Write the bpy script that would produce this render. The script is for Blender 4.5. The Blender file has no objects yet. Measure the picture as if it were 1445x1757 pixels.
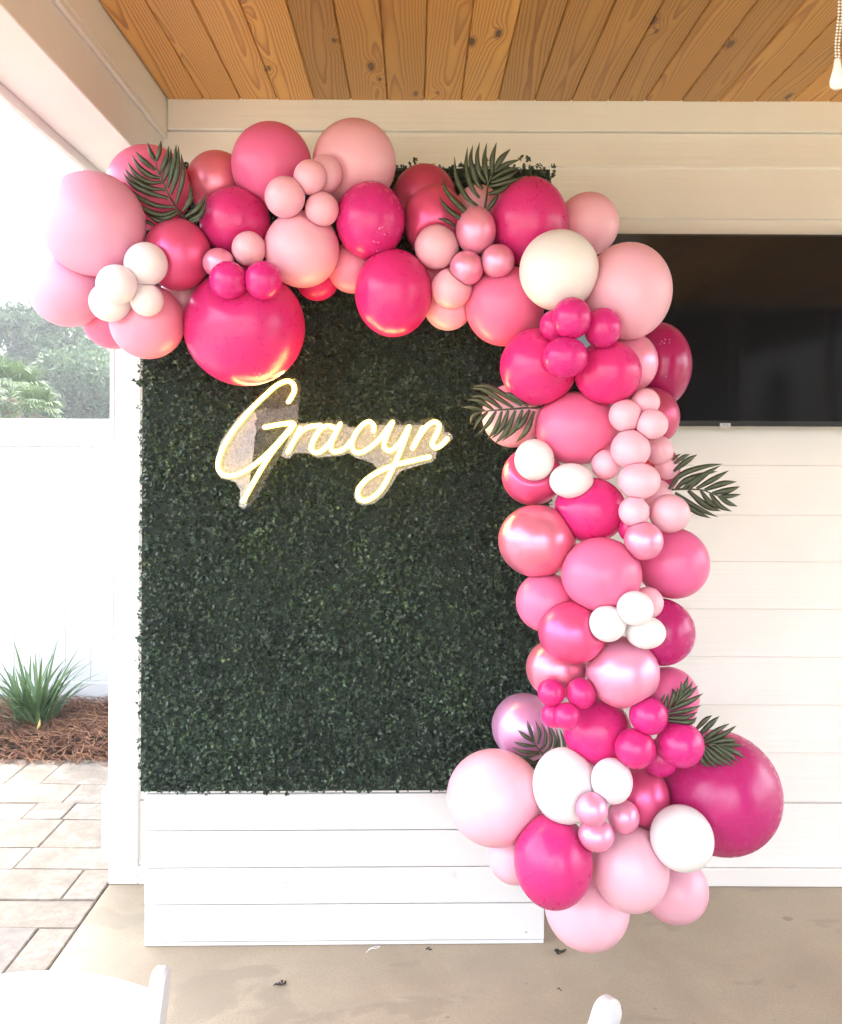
import bpy, bmesh, math, random
import numpy as np
from mathutils import Vector, Matrix, noise as mnoise

R = math.radians
random.seed(7)
rng = np.random.default_rng(7)
scene = bpy.context.scene
COL = scene.collection

# ------------------------------------------------------------------ camera
F = 1445.0            # focal length in photo pixels
PX, PY = 712.0, 775.0  # vanishing point of the depth direction in the photo
CAMZ = 1.51
ROLL = R(0.25)
cam_d = bpy.data.cameras.new('camera')
cam = bpy.data.objects.new('camera', cam_d)
COL.objects.link(cam)
cam_d.sensor_fit = 'HORIZONTAL'
cam_d.sensor_width = 36.0
cam_d.lens = 36.0 * F / 1445.0
cam_d.shift_x = (722.5 - PX) / 1445.0
cam_d.shift_y = -(878.5 - PY) / 1445.0
cam_d.clip_start = 0.05
cam_d.clip_end = 600
cam.matrix_world = Matrix.Translation((0, 0, CAMZ)) @ Matrix.Rotation(R(90), 4, 'X') @ Matrix.Rotation(ROLL, 4, 'Z')
scene.camera = cam


def P(x, y, Y):
    a = (x - PX) / F
    b = -(y - PY) / F
    return Vector(((a * math.cos(ROLL) - b * math.sin(ROLL)) * Y, Y, CAMZ + (a * math.sin(ROLL) + b * math.cos(ROLL)) * Y))


# ------------------------------------------------------------------ light
SUN_EL, SUN_AZ = R(56), R(24)   # azimuth from +Y towards +X
world = bpy.data.worlds.new('World')
scene.world = world
world.use_nodes = True
wn, wl = world.node_tree.nodes, world.node_tree.links
wn.clear()
sky = wn.new('ShaderNodeTexSky')
sky.sky_type = 'NISHITA'
sky.sun_disc = False
sky.sun_elevation = SUN_EL
sky.sun_rotation = SUN_AZ
sky.air_density = 1.0
sky.dust_density = 4.0
sky.ozone_density = 1.0
hsv = wn.new('ShaderNodeHueSaturation')
hsv.inputs['Saturation'].default_value = 0.42
bg = wn.new('ShaderNodeBackground')
bg.inputs['Strength'].default_value = 0.15
wo = wn.new('ShaderNodeOutputWorld')
wl.new(sky.outputs[0], hsv.inputs['Color'])
wl.new(hsv.outputs[0], bg.inputs['Color'])
wl.new(bg.outputs[0], wo.inputs['Surface'])

sun_d = bpy.data.lights.new('sun', 'SUN')
sun_d.energy = 0.85
sun_d.angle = R(14)
sun_d.color = (1.0, 0.96, 0.9)
sun = bpy.data.objects.new('sun', sun_d)
COL.objects.link(sun)
sdir = Vector((math.sin(SUN_AZ) * math.cos(SUN_EL), math.cos(SUN_AZ) * math.cos(SUN_EL), math.sin(SUN_EL)))
sun.rotation_euler = (-sdir).to_track_quat('-Z', 'Y').to_euler()
sun.location = (-3, 3, 12)

scene.view_settings.view_transform = 'Standard'
scene.view_settings.look = 'None'
scene.view_settings.exposure = 3.76
scene.view_settings.gamma = 1.0
scene.view_settings.use_curve_mapping = False
scene.render.engine = 'CYCLES'
scene.cycles.use_denoising = True
scene.cycles.denoising_prefilter = 'ACCURATE'
scene.cycles.use_light_tree = True
scene.cycles.max_bounces = 10
scene.cycles.diffuse_bounces = 6
scene.cycles.glossy_bounces = 4
scene.cycles.transparent_max_bounces = 12
scene.cycles.sample_clamp_indirect = 6.0
scene.cycles.caustics_reflective = False
scene.cycles.caustics_refractive = False


# ------------------------------------------------------------------ helpers
class MB:
    def __init__(self):
        self.v, self.f = [], []

    def add(self, verts, faces):
        o = len(self.v)
        self.v.extend([tuple(p) for p in verts])
        self.f.extend([tuple(i + o for i in f) for f in faces])
        return self

    def box(self, x0, x1, y0, y1, z0, z1, c=0.0):
        if c <= 0:
            v = [(x0, y0, z0), (x1, y0, z0), (x1, y1, z0), (x0, y1, z0), (x0, y0, z1), (x1, y0, z1), (x1, y1, z1), (x0, y1, z1)]
            f = [(0, 3, 2, 1), (4, 5, 6, 7), (0, 1, 5, 4), (1, 2, 6, 5), (2, 3, 7, 6), (3, 0, 4, 7)]
            return self.add(v, f)
        bm = bmesh.new()
        bmesh.ops.create_cube(bm, size=1.0)
        for w in bm.verts:
            w.co.x = x0 if w.co.x < 0 else x1
            w.co.y = y0 if w.co.y < 0 else y1
            w.co.z = z0 if w.co.z < 0 else z1
        bmesh.ops.bevel(bm, geom=bm.edges[:], offset=c, segments=1, affect='EDGES')
        bm.verts.index_update()
        self.add([w.co[:] for w in bm.verts], [[w.index for w in f.verts] for f in bm.faces])
        bm.free()
        return self

    def extrude_x(self, prof, x0, x1):
        n = len(prof)
        v = [(x0, a, b) for a, b in prof] + [(x1, a, b) for a, b in prof]
        f = [(i, (i + 1) % n, n + (i + 1) % n, n + i) for i in range(n)]
        f += [tuple(range(n))[::-1], tuple(range(n, 2 * n))]
        return self.add(v, f)

    def extrude_y(self, prof, y0, y1):
        n = len(prof)
        v = [(a, y0, b) for a, b in prof] + [(a, y1, b) for a, b in prof]
        f = [((i + 1) % n, i, n + i, n + (i + 1) % n) for i in range(n)]
        f += [tuple(range(n)), tuple(range(n, 2 * n))[::-1]]
        return self.add(v, f)

    def tube(self, pts, rad, n=8, cap=True):
        pts = [Vector(p) for p in pts]
        m = len(pts)
        rr = rad if hasattr(rad, '__len__') else [rad] * m
        up = Vector((0.13, 0.97, 0.21)).normalized()
        vs = []
        prev = None
        for i, p in enumerate(pts):
            t = (pts[min(i + 1, m - 1)] - pts[max(i - 1, 0)])
            t = t.normalized() if t.length > 1e-9 else Vector((0, 0, 1))
            if prev is None:
                a = t.cross(up)
                if a.length < 1e-3:
                    a = t.cross(Vector((1, 0, 0)))
                a.normalize()
            else:
                a = (prev - t * prev.dot(t))
                a = a.normalized() if a.length > 1e-6 else t.orthogonal().normalized()
            prev = a
            b = t.cross(a)
            for k in range(n):
                q = 2 * math.pi * k / n
                vs.append(p + (a * math.cos(q) + b * math.sin(q)) * rr[i])
        fs = []
        for i in range(m - 1):
            for k in range(n):
                k2 = (k + 1) % n
                fs.append((i * n + k, i * n + k2, (i + 1) * n + k2, (i + 1) * n + k))
        if cap:
            # rounded caps
            for end, i in ((0, 0), (1, m - 1)):
                t = (pts[0] - pts[1]).normalized() if end == 0 else (pts[-1] - pts[-2]).normalized()
                vs.append(pts[i] + t * rr[i] * 0.7)
                c = len(vs) - 1
                for k in range(n):
                    k2 = (k + 1) % n
                    fs.append((c, i * n + k2, i * n + k) if end == 0 else (c, i * n + k, i * n + k2))
        return self.add(vs, fs)

    def lathe(self, prof, c=(0, 0, 0), n=24):
        vs, fs = [], []
        for r, z in prof:
            for k in range(n):
                a = 2 * math.pi * k / n
                vs.append((c[0] + r * math.cos(a), c[1] + r * math.sin(a), c[2] + z))
        for i in range(len(prof) - 1):
            for k in range(n):
                k2 = (k + 1) % n
                fs.append((i * n + k, i * n + k2, (i + 1) * n + k2, (i + 1) * n + k))
        fs.append(tuple(range(n))[::-1])
        fs.append(tuple(range((len(prof) - 1) * n, len(prof) * n)))
        return self.add(vs, fs)

    def build(self, name, mat, parent=None, smooth=False, loc=None, fixn=True):
        me = bpy.data.meshes.new(name)
        me.from_pydata(self.v, [], self.f)
        if fixn:
            bm = bmesh.new()
            bm.from_mesh(me)
            bmesh.ops.recalc_face_normals(bm, faces=bm.faces[:])
            bm.to_mesh(me)
            bm.free()
        if smooth:
            me.polygons.foreach_set('use_smooth', [True] * len(me.polygons))
        me.materials.append(mat)
        return link(name, me, parent, loc)


def link(name, me, parent=None, loc=None):
    o = bpy.data.objects.new(name, me)
    COL.objects.link(o)
    if parent is not None:
        o.parent = parent
    if loc is not None:
        o.location = loc
    return o


def tag(o, label=None, cat=None, group=None, kind=None):
    if label: o['label'] = label
    if cat: o['category'] = cat
    if group: o['group'] = group
    if kind: o['kind'] = kind
    return o


def thing(name, label, cat, loc=(0, 0, 0), rz=0.0, group=None, kind=None):
    o = bpy.data.objects.new(name, None)
    COL.objects.link(o)
    o.location = loc
    o.rotation_euler = (0, 0, rz)
    o.empty_display_size = 0.1
    return tag(o, label, cat, group, kind)


def crom(pts, k=6):
    """Catmull-Rom through the points."""
    p = [Vector(q) for q in pts]
    p = [p[0] * 2 - p[1]] + p + [p[-1] * 2 - p[-2]]
    out = []
    for i in range(1, len(p) - 2):
        for s in range(k):
            t = s / k
            a, b, c, d = p[i - 1], p[i], p[i + 1], p[i + 2]
            out.append(0.5 * ((2 * b) + (c - a) * t + (2 * a - 5 * b + 4 * c - d) * t * t + (3 * b - a - 3 * c + d) * t ** 3))
    out.append(p[-2].copy())
    return out


class Mat:
    def __init__(self, name, rough=0.5, spec=0.5, color=(0.8, 0.8, 0.8), metal=0.0):
        self.m = bpy.data.materials.new(name)
        self.m.use_nodes = True
        self.n = self.m.node_tree.nodes
        self.l = self.m.node_tree.links
        self.b = self.n['Principled BSDF']
        self.b.inputs['Roughness'].default_value = rough
        self.b.inputs['Specular IOR Level'].default_value = spec
        self.b.inputs['Base Color'].default_value = (*color, 1)
        self.b.inputs['Metallic'].default_value = metal

    def node(self, t, **kw):
        n = self.n.new(t)
        for k, v in kw.items():
            if k in ('operation', 'blend_type', 'data_type', 'attribute_name', 'noise_dimensions', 'feature', 'voronoi_dimensions', 'interpolation', 'interpolation_type', 'clamp', 'use_clamp'):
                setattr(n, k, v)
            else:
                n.inputs[k.replace('_', ' ')].default_value = v
        return n

    def coords(self, kind='Object', scale=(1, 1, 1), rnd=True):
        tc = self.n.new('ShaderNodeTexCoord')
        out = tc.outputs[kind]
        if rnd:
            oi = self.n.new('ShaderNodeObjectInfo')
            mul = self.node('ShaderNodeVectorMath', operation='SCALE')
            comb = self.n.new('ShaderNodeCombineXYZ')
            self.l.new(oi.outputs['Random'], comb.inputs[0])
            m2 = self.math('MULTIPLY', oi.outputs['Random'], 1.7)
            self.l.new(m2, comb.inputs[1])
            m3 = self.math('MULTIPLY', oi.outputs['Random'], 2.3)
            self.l.new(m3, comb.inputs[2])
            self.l.new(comb.outputs[0], mul.inputs[0])
            mul.inputs['Scale'].default_value = 37.0
            add = self.node('ShaderNodeVectorMath', operation='ADD')
            self.l.new(out, add.inputs[0])
            self.l.new(mul.outputs[0], add.inputs[1])
            out = add.outputs[0]
        mp = self.n.new('ShaderNodeMapping')
        mp.inputs['Scale'].default_value = scale
        self.l.new(out, mp.inputs['Vector'])
        return mp.outputs[0]

    def noise(self, vec, scale=5, detail=4, rough=0.55, dist=0.0):
        n = self.n.new('ShaderNodeTexNoise')
        n.inputs['Scale'].default_value = scale
        n.inputs['Detail'].default_value = detail
        n.inputs['Roughness'].default_value = rough
        n.inputs['Distortion'].default_value = dist
        self.l.new(vec, n.inputs['Vector'])
        return n.outputs[0]

    def math(self, op, a, b=0.0, c=None):
        n = self.n.new('ShaderNodeMath')
        n.operation = op
        for i, x in enumerate((a, b) if c is None else (a, b, c)):
            if isinstance(x, (int, float)):
                n.inputs[i].default_value = x
            else:
                self.l.new(x, n.inputs[i])
        return n.outputs[0]

    def ramp(self, fac, stops):
        n = self.n.new('ShaderNodeValToRGB')
        e = n.color_ramp.elements
        while len(e) < len(stops):
            e.new(0.5)
        for i, (p, c) in enumerate(stops):
            e[i].position = p
            e[i].color = (*c, 1) if len(c) == 3 else c
        self.l.new(fac, n.inputs[0])
        return n.outputs[0]

    def mix(self, fac, a, b, mode='MIX'):
        n = self.n.new('ShaderNodeMix')
        n.data_type = 'RGBA'
        n.blend_type = mode
        for s, x in ((n.inputs[0], fac), (n.inputs[6], a), (n.inputs[7], b)):
            if isinstance(x, (int, float)):
                s.default_value = x
            elif isinstance(x, tuple):
                s.default_value = (*x, 1)
            else:
                self.l.new(x, s)
        return n.outputs[2]

    def color(self, c):
        self.l.new(c, self.b.inputs['Base Color'])
        return self

    def bump(self, h, strength=0.3, dist=0.01):
        n = self.n.new('ShaderNodeBump')
        n.inputs['Strength'].default_value = strength
        n.inputs['Distance'].default_value = dist
        self.l.new(h, n.inputs['Height'])
        self.l.new(n.outputs[0], self.b.inputs['Normal'])
        return self

    def rough(self, r):
        self.l.new(r, self.b.inputs['Roughness'])
        return self


# ------------------------------------------------------------------ materials
def painted_wood(name, col, grain=(1.2, 60, 60), bump=0.25, dist=0.004, dirt=0.05, rough=0.5):
    m = Mat(name, rough)
    v = m.coords('Object', grain)
    g = m.noise(v, 1.0, 5, 0.6, 0.6)
    v2 = m.coords('Object', (1, 1, 1))
    d = m.noise(v2, 3.0, 5, 0.6)
    dark = tuple(c * (1 - dirt * 2.2) for c in col)
    c = m.ramp(d, [(0.35, dark), (0.62, col)])
    m.color(c)
    m.bump(g, bump, dist)
    return m.m


SIDING = painted_wood('siding paint', (0.84, 0.815, 0.78), (1.1, 55, 55), 0.35, 0.005, 0.02, 0.42)
TRIM = painted_wood('trim paint', (0.80, 0.77, 0.73), (18, 18, 1.4), 0.15, 0.003, 0.02, 0.4)
TRIM_Y = painted_wood('beam paint', (0.78, 0.75, 0.725), (30, 1.2, 30), 0.12, 0.003, 0.02, 0.45)
VINYL = painted_wood('white vinyl', (0.56, 0.575, 0.58), (8, 8, 1), 0.02, 0.002, 0.015, 0.35)


def mk_white_plank():
    m = Mat('worn white plank paint', 0.55)
    v = m.coords('Object', (1.5, 30, 30))
    g = m.noise(v, 1.2, 6, 0.65, 0.8)
    v2 = m.coords('Object', (1, 1, 1))
    d = m.noise(v2, 9, 6, 0.7)
    c1 = m.ramp(d, [(0.22, (0.54, 0.52, 0.495)), (0.37, (0.66, 0.65, 0.635)), (1.0, (0.69, 0.685, 0.675))])
    # thin scuffs where stretched noise is very high
    v3 = m.coords('Object', (6, 6, 40))
    s = m.noise(v3, 1.6, 8, 0.75, 2.0)
    sm = m.ramp(s, [(0.71, (0, 0, 0)), (0.75, (1, 1, 1))])
    c2 = m.mix(m.math('MULTIPLY', sm, 0.55), c1, (0.34, 0.31, 0.28))
    # nail heads / small spots
    vo = m.n.new('ShaderNodeTexVoronoi')
    vo.inputs['Scale'].default_value = 7.0
    m.l.new(m.coords('Object', (1, 0, 1.6)), vo.inputs['Vector'])
    k = m.ramp(vo.outputs['Distance'], [(0.028, (1, 1, 1)), (0.045, (0, 0, 0))])
    c3 = m.mix(m.math('MULTIPLY', k, 0.6), c2, (0.25, 0.21, 0.17))
    m.color(c3)
    m.bump(g, 0.18, 0.004)
    return m.m


PLANKM = mk_white_plank()


def mk_pine():
    m = Mat('knotty pine boards', 0.38, 0.5)
    L = m.l
    v = m.coords('Object', (1, 1, 1))
    sep = m.n.new('ShaderNodeSeparateXYZ')
    L.new(v, sep.inputs[0])
    tc0 = m.n.new('ShaderNodeTexCoord')
    sep0 = m.n.new('ShaderNodeSeparateXYZ')
    L.new(tc0.outputs['Object'], sep0.inputs[0])
    # knots
    mp = m.n.new('ShaderNodeMapping')
    mp.inputs['Scale'].default_value = (7.0, 2.9, 0.0)
    L.new(v, mp.inputs['Vector'])
    vo = m.n.new('ShaderNodeTexVoronoi')
    vo.voronoi_dimensions = '2D'
    vo.inputs['Scale'].default_value = 1.0
    vo.inputs['Randomness'].default_value = 0.95
    L.new(mp.outputs[0], vo.inputs['Vector'])
    dn = m.noise(m.coords('Object', (30, 20, 1)), 1.0, 2)
    d = m.math('ADD', vo.outputs['Distance'], m.math('MULTIPLY', m.math('SUBTRACT', dn, 0.5), 0.07))
    swirl = m.math('POWER', 2.718, m.math('MULTIPLY', m.math('MULTIPLY', d, d), -45.0))
    sc = m.n.new('ShaderNodeSeparateColor')
    L.new(vo.outputs['Color'], sc.inputs[0])
    has = m.math('GREATER_THAN', sc.outputs[0], 0.40)
    swirl = m.math('MULTIPLY', swirl, has)
    # ring field
    wob = m.noise(m.coords('Object', (3.0, 1.1, 1)), 1.6, 3, 0.5)
    fine = m.noise(m.coords('Object', (30, 3, 1)), 1.3, 3, 0.6)
    drift = m.noise(m.coords('Object', (0.4, 0.75, 0.4)), 1.0, 2, 0.5)
    x0 = m.noise(m.coords('Object', (0.02, 0.35, 0.02)), 1.0, 1)
    x = m.math('ADD', m.math('SUBTRACT', sep0.outputs[0], m.math('MULTIPLY', m.math('SUBTRACT', x0, 0.5), 0.42)), m.math('MULTIPLY', m.math('SUBTRACT', wob, 0.5), 0.035))
    dep = m.math('MULTIPLY', drift, 0.08)
    r = m.math('SQRT', m.math('ADD', m.math('MULTIPLY', x, x), m.math('MULTIPLY', dep, dep)))
    r = m.math('ADD', r, m.math('MULTIPLY', swirl, 0.02))
    r = m.math('ADD', r, m.math('MULTIPLY', fine, 0.004))
    ring = m.math('FRACT', m.math('MULTIPLY', r, 125.0))
    fibre = m.noise(m.coords('Object', (220, 4, 220)), 1.0, 3, 0.6)
    base = m.ramp(ring, [(0.0, (0.66, 0.36, 0.09)), (0.5, (0.60, 0.31, 0.07)), (0.80, (0.37, 0.155, 0.029)), (0.92, (0.35, 0.145, 0.026)), (1.0, (0.64, 0.34, 0.085))])
    base = m.mix(m.math('MULTIPLY', fibre, 0.30), base, (0.38, 0.17, 0.04))
    tone = m.noise(m.coords('Object', (0.1, 0.6, 0.1)), 1.0, 2)
    base = m.mix(m.math('MULTIPLY', m.ramp(tone, [(0.4, (0, 0, 0)), (0.7, (1, 1, 1))]), 0.35), base, (0.42, 0.20, 0.055))
    oi = m.n.new('ShaderNodeObjectInfo')
    hs = m.n.new('ShaderNodeHueSaturation')
    L.new(m.math('ADD', m.math('MULTIPLY', oi.outputs['Random'], 0.55), 0.74), hs.inputs['Value'])
    L.new(base, hs.inputs['Color'])
    size = m.math('ADD', m.math('MULTIPLY', sc.outputs[1], 0.05), 0.03)
    km = m.math('MULTIPLY', m.math('LESS_THAN', d, size), has)
    halo = m.math('MULTIPLY', m.math('LESS_THAN', d, m.math('MULTIPLY', size, 1.7)), has)
    col = m.mix(m.math('MULTIPLY', halo, 0.45), hs.outputs[0], (0.22, 0.075, 0.018))
    col = m.mix(m.math('MULTIPLY', km, 0.9), col, (0.085, 0.03, 0.012))
    m.color(col)
    m.bump(m.math('SUBTRACT', fibre, m.math('MULTIPLY', km, 0.5)), 0.08, 0.002)
    return m.m


PINE = mk_pine()


def mk_concrete():
    m = Mat('stained concrete', 0.55, 0.4)
    v = m.coords('Object', (1, 1, 1), rnd=False)
    big = m.noise(v, 1.7, 5, 0.6, 0.3)
    mid = m.noise(v, 9, 6, 0.65)
    finev = m.noise(v, 160, 4, 0.7)
    c = m.ramp(big, [(0.30, (0.31, 0.25, 0.172)), (0.5, (0.39, 0.322, 0.225)), (0.72, (0.45, 0.38, 0.27))])
    c = m.mix(m.math('MULTIPLY', m.ramp(mid, [(0.42, (1, 1, 1)), (0.6, (0, 0, 0))]), 0.28), c, (0.31, 0.255, 0.19))
    c = m.mix(m.math('MULTIPLY', m.ramp(finev, [(0.42, (1, 1, 1)), (0.55, (0, 0, 0))]), 0.30), c, (0.22, 0.18, 0.13))
    # damp blotches with a definite edge
    bl = m.noise(m.coords('Object', (1.0, 1.6, 1), rnd=False), 2.6, 5, 0.55, 0.5)
    bm_ = m.ramp(bl, [(0.565, (0, 0, 0)), (0.60, (1, 1, 1))])
    c = m.mix(m.math('MULTIPLY', bm_, 0.42), c, (0.25, 0.205, 0.15))
    # small spots
    vo = m.n.new('ShaderNodeTexVoronoi')
    vo.inputs['Scale'].default_value = 9.0
    m.l.new(m.coords('Object', (1, 1.3, 1), rnd=False), vo.inputs['Vector'])
    sc = m.n.new('ShaderNodeSeparateColor')
    m.l.new(vo.outputs['Color'], sc.inputs[0])
    sz = m.math('MULTIPLY', m.math('POWER', sc.outputs[0], 6.0), 0.22)
    sp = m.math('LESS_THAN', vo.outputs['Distance'], sz)
    c = m.mix(m.math('MULTIPLY', sp, 0.55), c, (0.17, 0.135, 0.11))
    m.color(c)
    m.rough(m.ramp(mid, [(0.3, (0.40,) * 3), (0.7, (0.62,) * 3)]))
    m.bump(finev, 0.12, 0.002)
    return m.m


CONC = mk_concrete()


def mk_paver():
    m = Mat('tumbled paver stone', 0.7)
    v = m.coords('Object', (1, 1, 1))
    a = m.noise(v, 5, 6, 0.65, 0.4)
    b = m.noise(v, 30, 5, 0.7)
    oi = m.n.new('ShaderNodeObjectInfo')
    c = m.ramp(a, [(0.30, (0.085, 0.073, 0.062)), (0.45, (0.19, 0.155, 0.118)), (0.6, (0.28, 0.242, 0.197)), (0.8, (0.36, 0.335, 0.30))])
    c2 = m.ramp(oi.outputs['Random'], [(0.0, (0.20, 0.19, 0.18)), (0.4, (0.26, 0.215, 0.16)), (0.75, (0.29, 0.24, 0.18)), (1.0, (0.21, 0.17, 0.125))])
    c = m.mix(0.35, c, c2)
    c = m.mix(m.math('MULTIPLY', m.ramp(b, [(0.42, (1, 1, 1)), (0.56, (0, 0, 0))]), 0.5), c, (0.15, 0.12, 0.095))
    m.color(c)
    m.bump(b, 0.5, 0.006)
    return m.m


PAVER = mk_paver()


def simple(name, col, rough=0.5, spec=0.5, metal=0.0, nscale=0, namp=0.2):
    m = Mat(name, rough, spec, col, metal)
    if nscale:
        n = m.noise(m.coords('Object'), nscale, 4)
        m.color(m.ramp(n, [(0.3, tuple(c * (1 - namp) for c in col)), (0.7, tuple(min(1, c * (1 + namp * 0.6)) for c in col))]))
    return m.m


def mk_leaf(name, stops, rough=0.4, spec=0.5, trans=0.0):
    m = Mat(name, rough, spec)
    at = m.node('ShaderNodeAttribute', attribute_name='rnd')
    c = m.ramp(at.outputs['Fac'], stops)
    m.color(c)
    if trans:
        t = m.n.new('ShaderNodeBsdfTranslucent')
        m.l.new(c, t.inputs['Color'])
        mx = m.n.new('ShaderNodeMixShader')
        mx.inputs[0].default_value = trans
        out = m.n['Material Output']
        m.l.new(m.b.outputs[0], mx.inputs[1])
        m.l.new(t.outputs[0], mx.inputs[2])
        m.l.new(mx.outputs[0], out.inputs['Surface'])
    return m.m


BOXWOOD = mk_leaf('boxwood leaf', [(0.0, (0.018, 0.033, 0.021)), (0.40, (0.035, 0.064, 0.037)), (0.7, (0.062, 0.105, 0.054)), (0.9, (0.10, 0.165, 0.07)), (1.0, (0.15, 0.23, 0.095))], 0.34, 0.6)
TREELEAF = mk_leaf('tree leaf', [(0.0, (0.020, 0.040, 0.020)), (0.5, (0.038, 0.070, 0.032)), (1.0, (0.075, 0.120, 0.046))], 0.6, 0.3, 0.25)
PALMLEAF = mk_leaf('palm leaf', [(0.0, (0.035, 0.065, 0.022)), (1.0, (0.075, 0.118, 0.036))], 0.55, 0.25, 0.25)
STRAPLEAF = mk_leaf('strap leaf', [(0.0, (0.040, 0.090, 0.032)), (0.6, (0.070, 0.135, 0.045)), (0.9, (0.11, 0.18, 0.06)), (1.0, (0.26, 0.24, 0.10))], 0.4, 0.45, 0.15)
STRAW = mk_leaf('pine straw', [(0.0, (0.07, 0.028, 0.016)), (0.5, (0.17, 0.075, 0.040)), (0.85, (0.26, 0.13, 0.07)), (1.0, (0.36, 0.24, 0.14))], 0.7, 0.2)
BARK = simple('bark', (0.10, 0.075, 0.055), 0.85, 0.2, 0, 20, 0.4)


def mk_frond():
    m = Mat('artificial palm leaf', 0.45, 0.4)
    n = m.noise(m.coords('Object'), 60, 3)
    m.color(m.ramp(n, [(0.3, (0.048, 0.062, 0.034)), (0.7, (0.080, 0.100, 0.050))]))
    return m.m


FROND = mk_frond()
TRUNKM = BARK
BLACKP = simple('black plastic', (0.012, 0.012, 0.013), 0.35, 0.5)
SCREEN = simple('screen glass', (0.006, 0.006, 0.007), 0.06, 0.5)
SILVER = simple('silver badge', (0.55, 0.55, 0.56), 0.35, 0.5, 0.6)
BADGETXT = simple('badge lettering', (0.03, 0.03, 0.03), 0.5)
CHAIRM = simple('white resin', (0.52, 0.53, 0.54), 0.32, 0.5, 0, 14, 0.03)
SEATM = simple('white vinyl seat', (0.78, 0.78, 0.77), 0.5, 0.5, 0, 14, 0.03)
STEEL = simple('steel', (0.55, 0.55, 0.55), 0.35, 0.5, 1.0)
SAND = simple('jointing sand', (0.20, 0.175, 0.135), 0.9, 0.2, 0, 30, 0.4)
SOIL = simple('soil', (0.06, 0.038, 0.025), 0.95, 0.1, 0, 30, 0.4)
LAWN = simple('lawn', (0.07, 0.10, 0.04), 0.9, 0.2, 0, 3, 0.4)
DARKMAT = simple('dark mesh backing', (0.018, 0.026, 0.019), 0.8, 0.2)
ROOFM = simple('roof shingle', (0.10, 0.10, 0.10), 0.9, 0.2, 0, 8, 0.3)
GLASSDARK = simple('dark window glass', (0.015, 0.012, 0.011), 0.08, 0.5)
CHAIN = simple('white bead chain', (0.80, 0.78, 0.74), 0.3, 0.5)
FANM = simple('white fan enamel', (0.75, 0.73, 0.70), 0.4, 0.5)
BRONZE = simple('bronze door frame', (0.05, 0.04, 0.032), 0.4)
DEBRIS = simple('dry leaf bit', (0.045, 0.037, 0.030), 0.8, 0.2, 0, 60, 0.5)
STRING = simple('white string', (0.75, 0.74, 0.72), 0.7, 0.2)

# ------------------------------------------------------------------ setting: ground
ground = MB().add([(-55, -40, -0.06), (55, -40, -0.06), (55, 55, -0.06), (-55, 55, -0.06)], [(0, 1, 2, 3)]).build('ground', LAWN, fixn=False)
tag(ground, kind='structure')

floor = MB().box(-1.06, 4.2, -1.3, 3.2, -0.25, 0.0, 0.006).build('porch_floor', CONC)
tag(floor, kind='structure')

# ceiling
ceil = thing('ceiling', None, None, (0, 0, 0), kind='structure')
WALL_Y = 2.95
CZ = 2.735
pw = 0.128
pl0, pl1 = -1.29, WALL_Y + 0.02
prof = [(-pw / 2 + 0.0005, CZ + 0.018), (-pw / 2 + 0.0005, CZ + 0.005), (-pw / 2 + 0.0045, CZ), (pw / 2 - 0.0045, CZ), (pw / 2 - 0.0005, CZ + 0.005), (pw / 2 - 0.0005, CZ + 0.018)]
prof = [(a, b - CZ) for a, b in prof]
pm = None
x = -0.868 + pw / 2
k = 0
while x < 4.1:
    if pm is None:
        o = MB().extrude_y(prof, pl0, pl1).build('plank', PINE, ceil)
        pm = o.data
    else:
        o = link('plank', pm, ceil)
    o.location = (x, 0, CZ + random.uniform(-0.0012, 0.0012))
    x += pw
    k += 1
roof = MB().box(-1.085, 4.4, -1.4, 9.0, 2.765, 3.0).build('roof', ROOFM)
tag(roof, kind='structure')

# ------------------------------------------------------------------ house wall
house = thing('house_wall', 'cream lap siding wall behind the balloon arch and the television', 'wall', (0, WALL_Y, 0))
WX0, WX1 = -0.958, 4.3


def wz(y):
    return CAMZ - (y - 775.0) * WALL_Y / F


MB().box(-1.0, WX1, 0.012, 0.16, 0.0, 2.76).build('wall_core', SIDING, house)
rows = [286, 374, 457, 540, 623, 706, 796, 881, 961, 1042, 1124, 1206, 1288, 1372]
edges = [226] + rows
for i in range(len(edges) - 1):
    z1, z0 = wz(edges[i]), wz(edges[i + 1])
    pr = [(0.011, z0 - 0.012), (0.011, z1 - 0.0025), (0.001, z1 - 0.0025), (-0.0085, z0 + 0.003), (-0.0075, z0 + 0.0005), (0.0, z0)]
    MB().extrude_x(pr, WX0, WX1).build('siding_board', SIDING, house)
MB().box(-0.868, WX1, -0.016, 0.0115, wz(226) + 0.0005, wz(178) + 0.012, 0.002).build('frieze_board', SIDING, house)
MB().box(WX0, WX1, -0.012, 0.0115, wz(1483), wz(1374) - 0.001, 0.0015).build('skirt_board', SIDING, house)
MB().box(WX0, WX1, -0.02, 0.0115, 0.001, wz(1484), 0.002).build('baseboard', TRIM, house)
# house flank going back into the yard
flank = MB().box(-1.0, -0.86, WALL_Y + 0.17, 9.0, -0.2, 2.76).build('house_flank', SIDING)
tag(flank, 'white side wall of the house running back past the corner post', 'wall')
# corner post
post = thing('corner_post', 'white square corner post under the beam left of the greenery', 'post', (-1.008, 2.985, 0))
MB().box(-0.052, 0.050, -0.055, 0.05, 0.09, 2.455, 0.004).build('shaft', TRIM, post)
MB().box(-0.0525, -0.038, -0.061, -0.0552, 0.345, 2.455, 0.002).build('edge_trim', TRIM, post)
MB().box(-0.072, 0.052, -0.072, 0.06, 0.083, 0.335, 0.004).build('plinth', TRIM, post)
MB().box(-0.052, 0.050, -0.058, 0.055, 0.001, 0.0828, 0.003).build('foot_block', TRIM, post)

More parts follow.
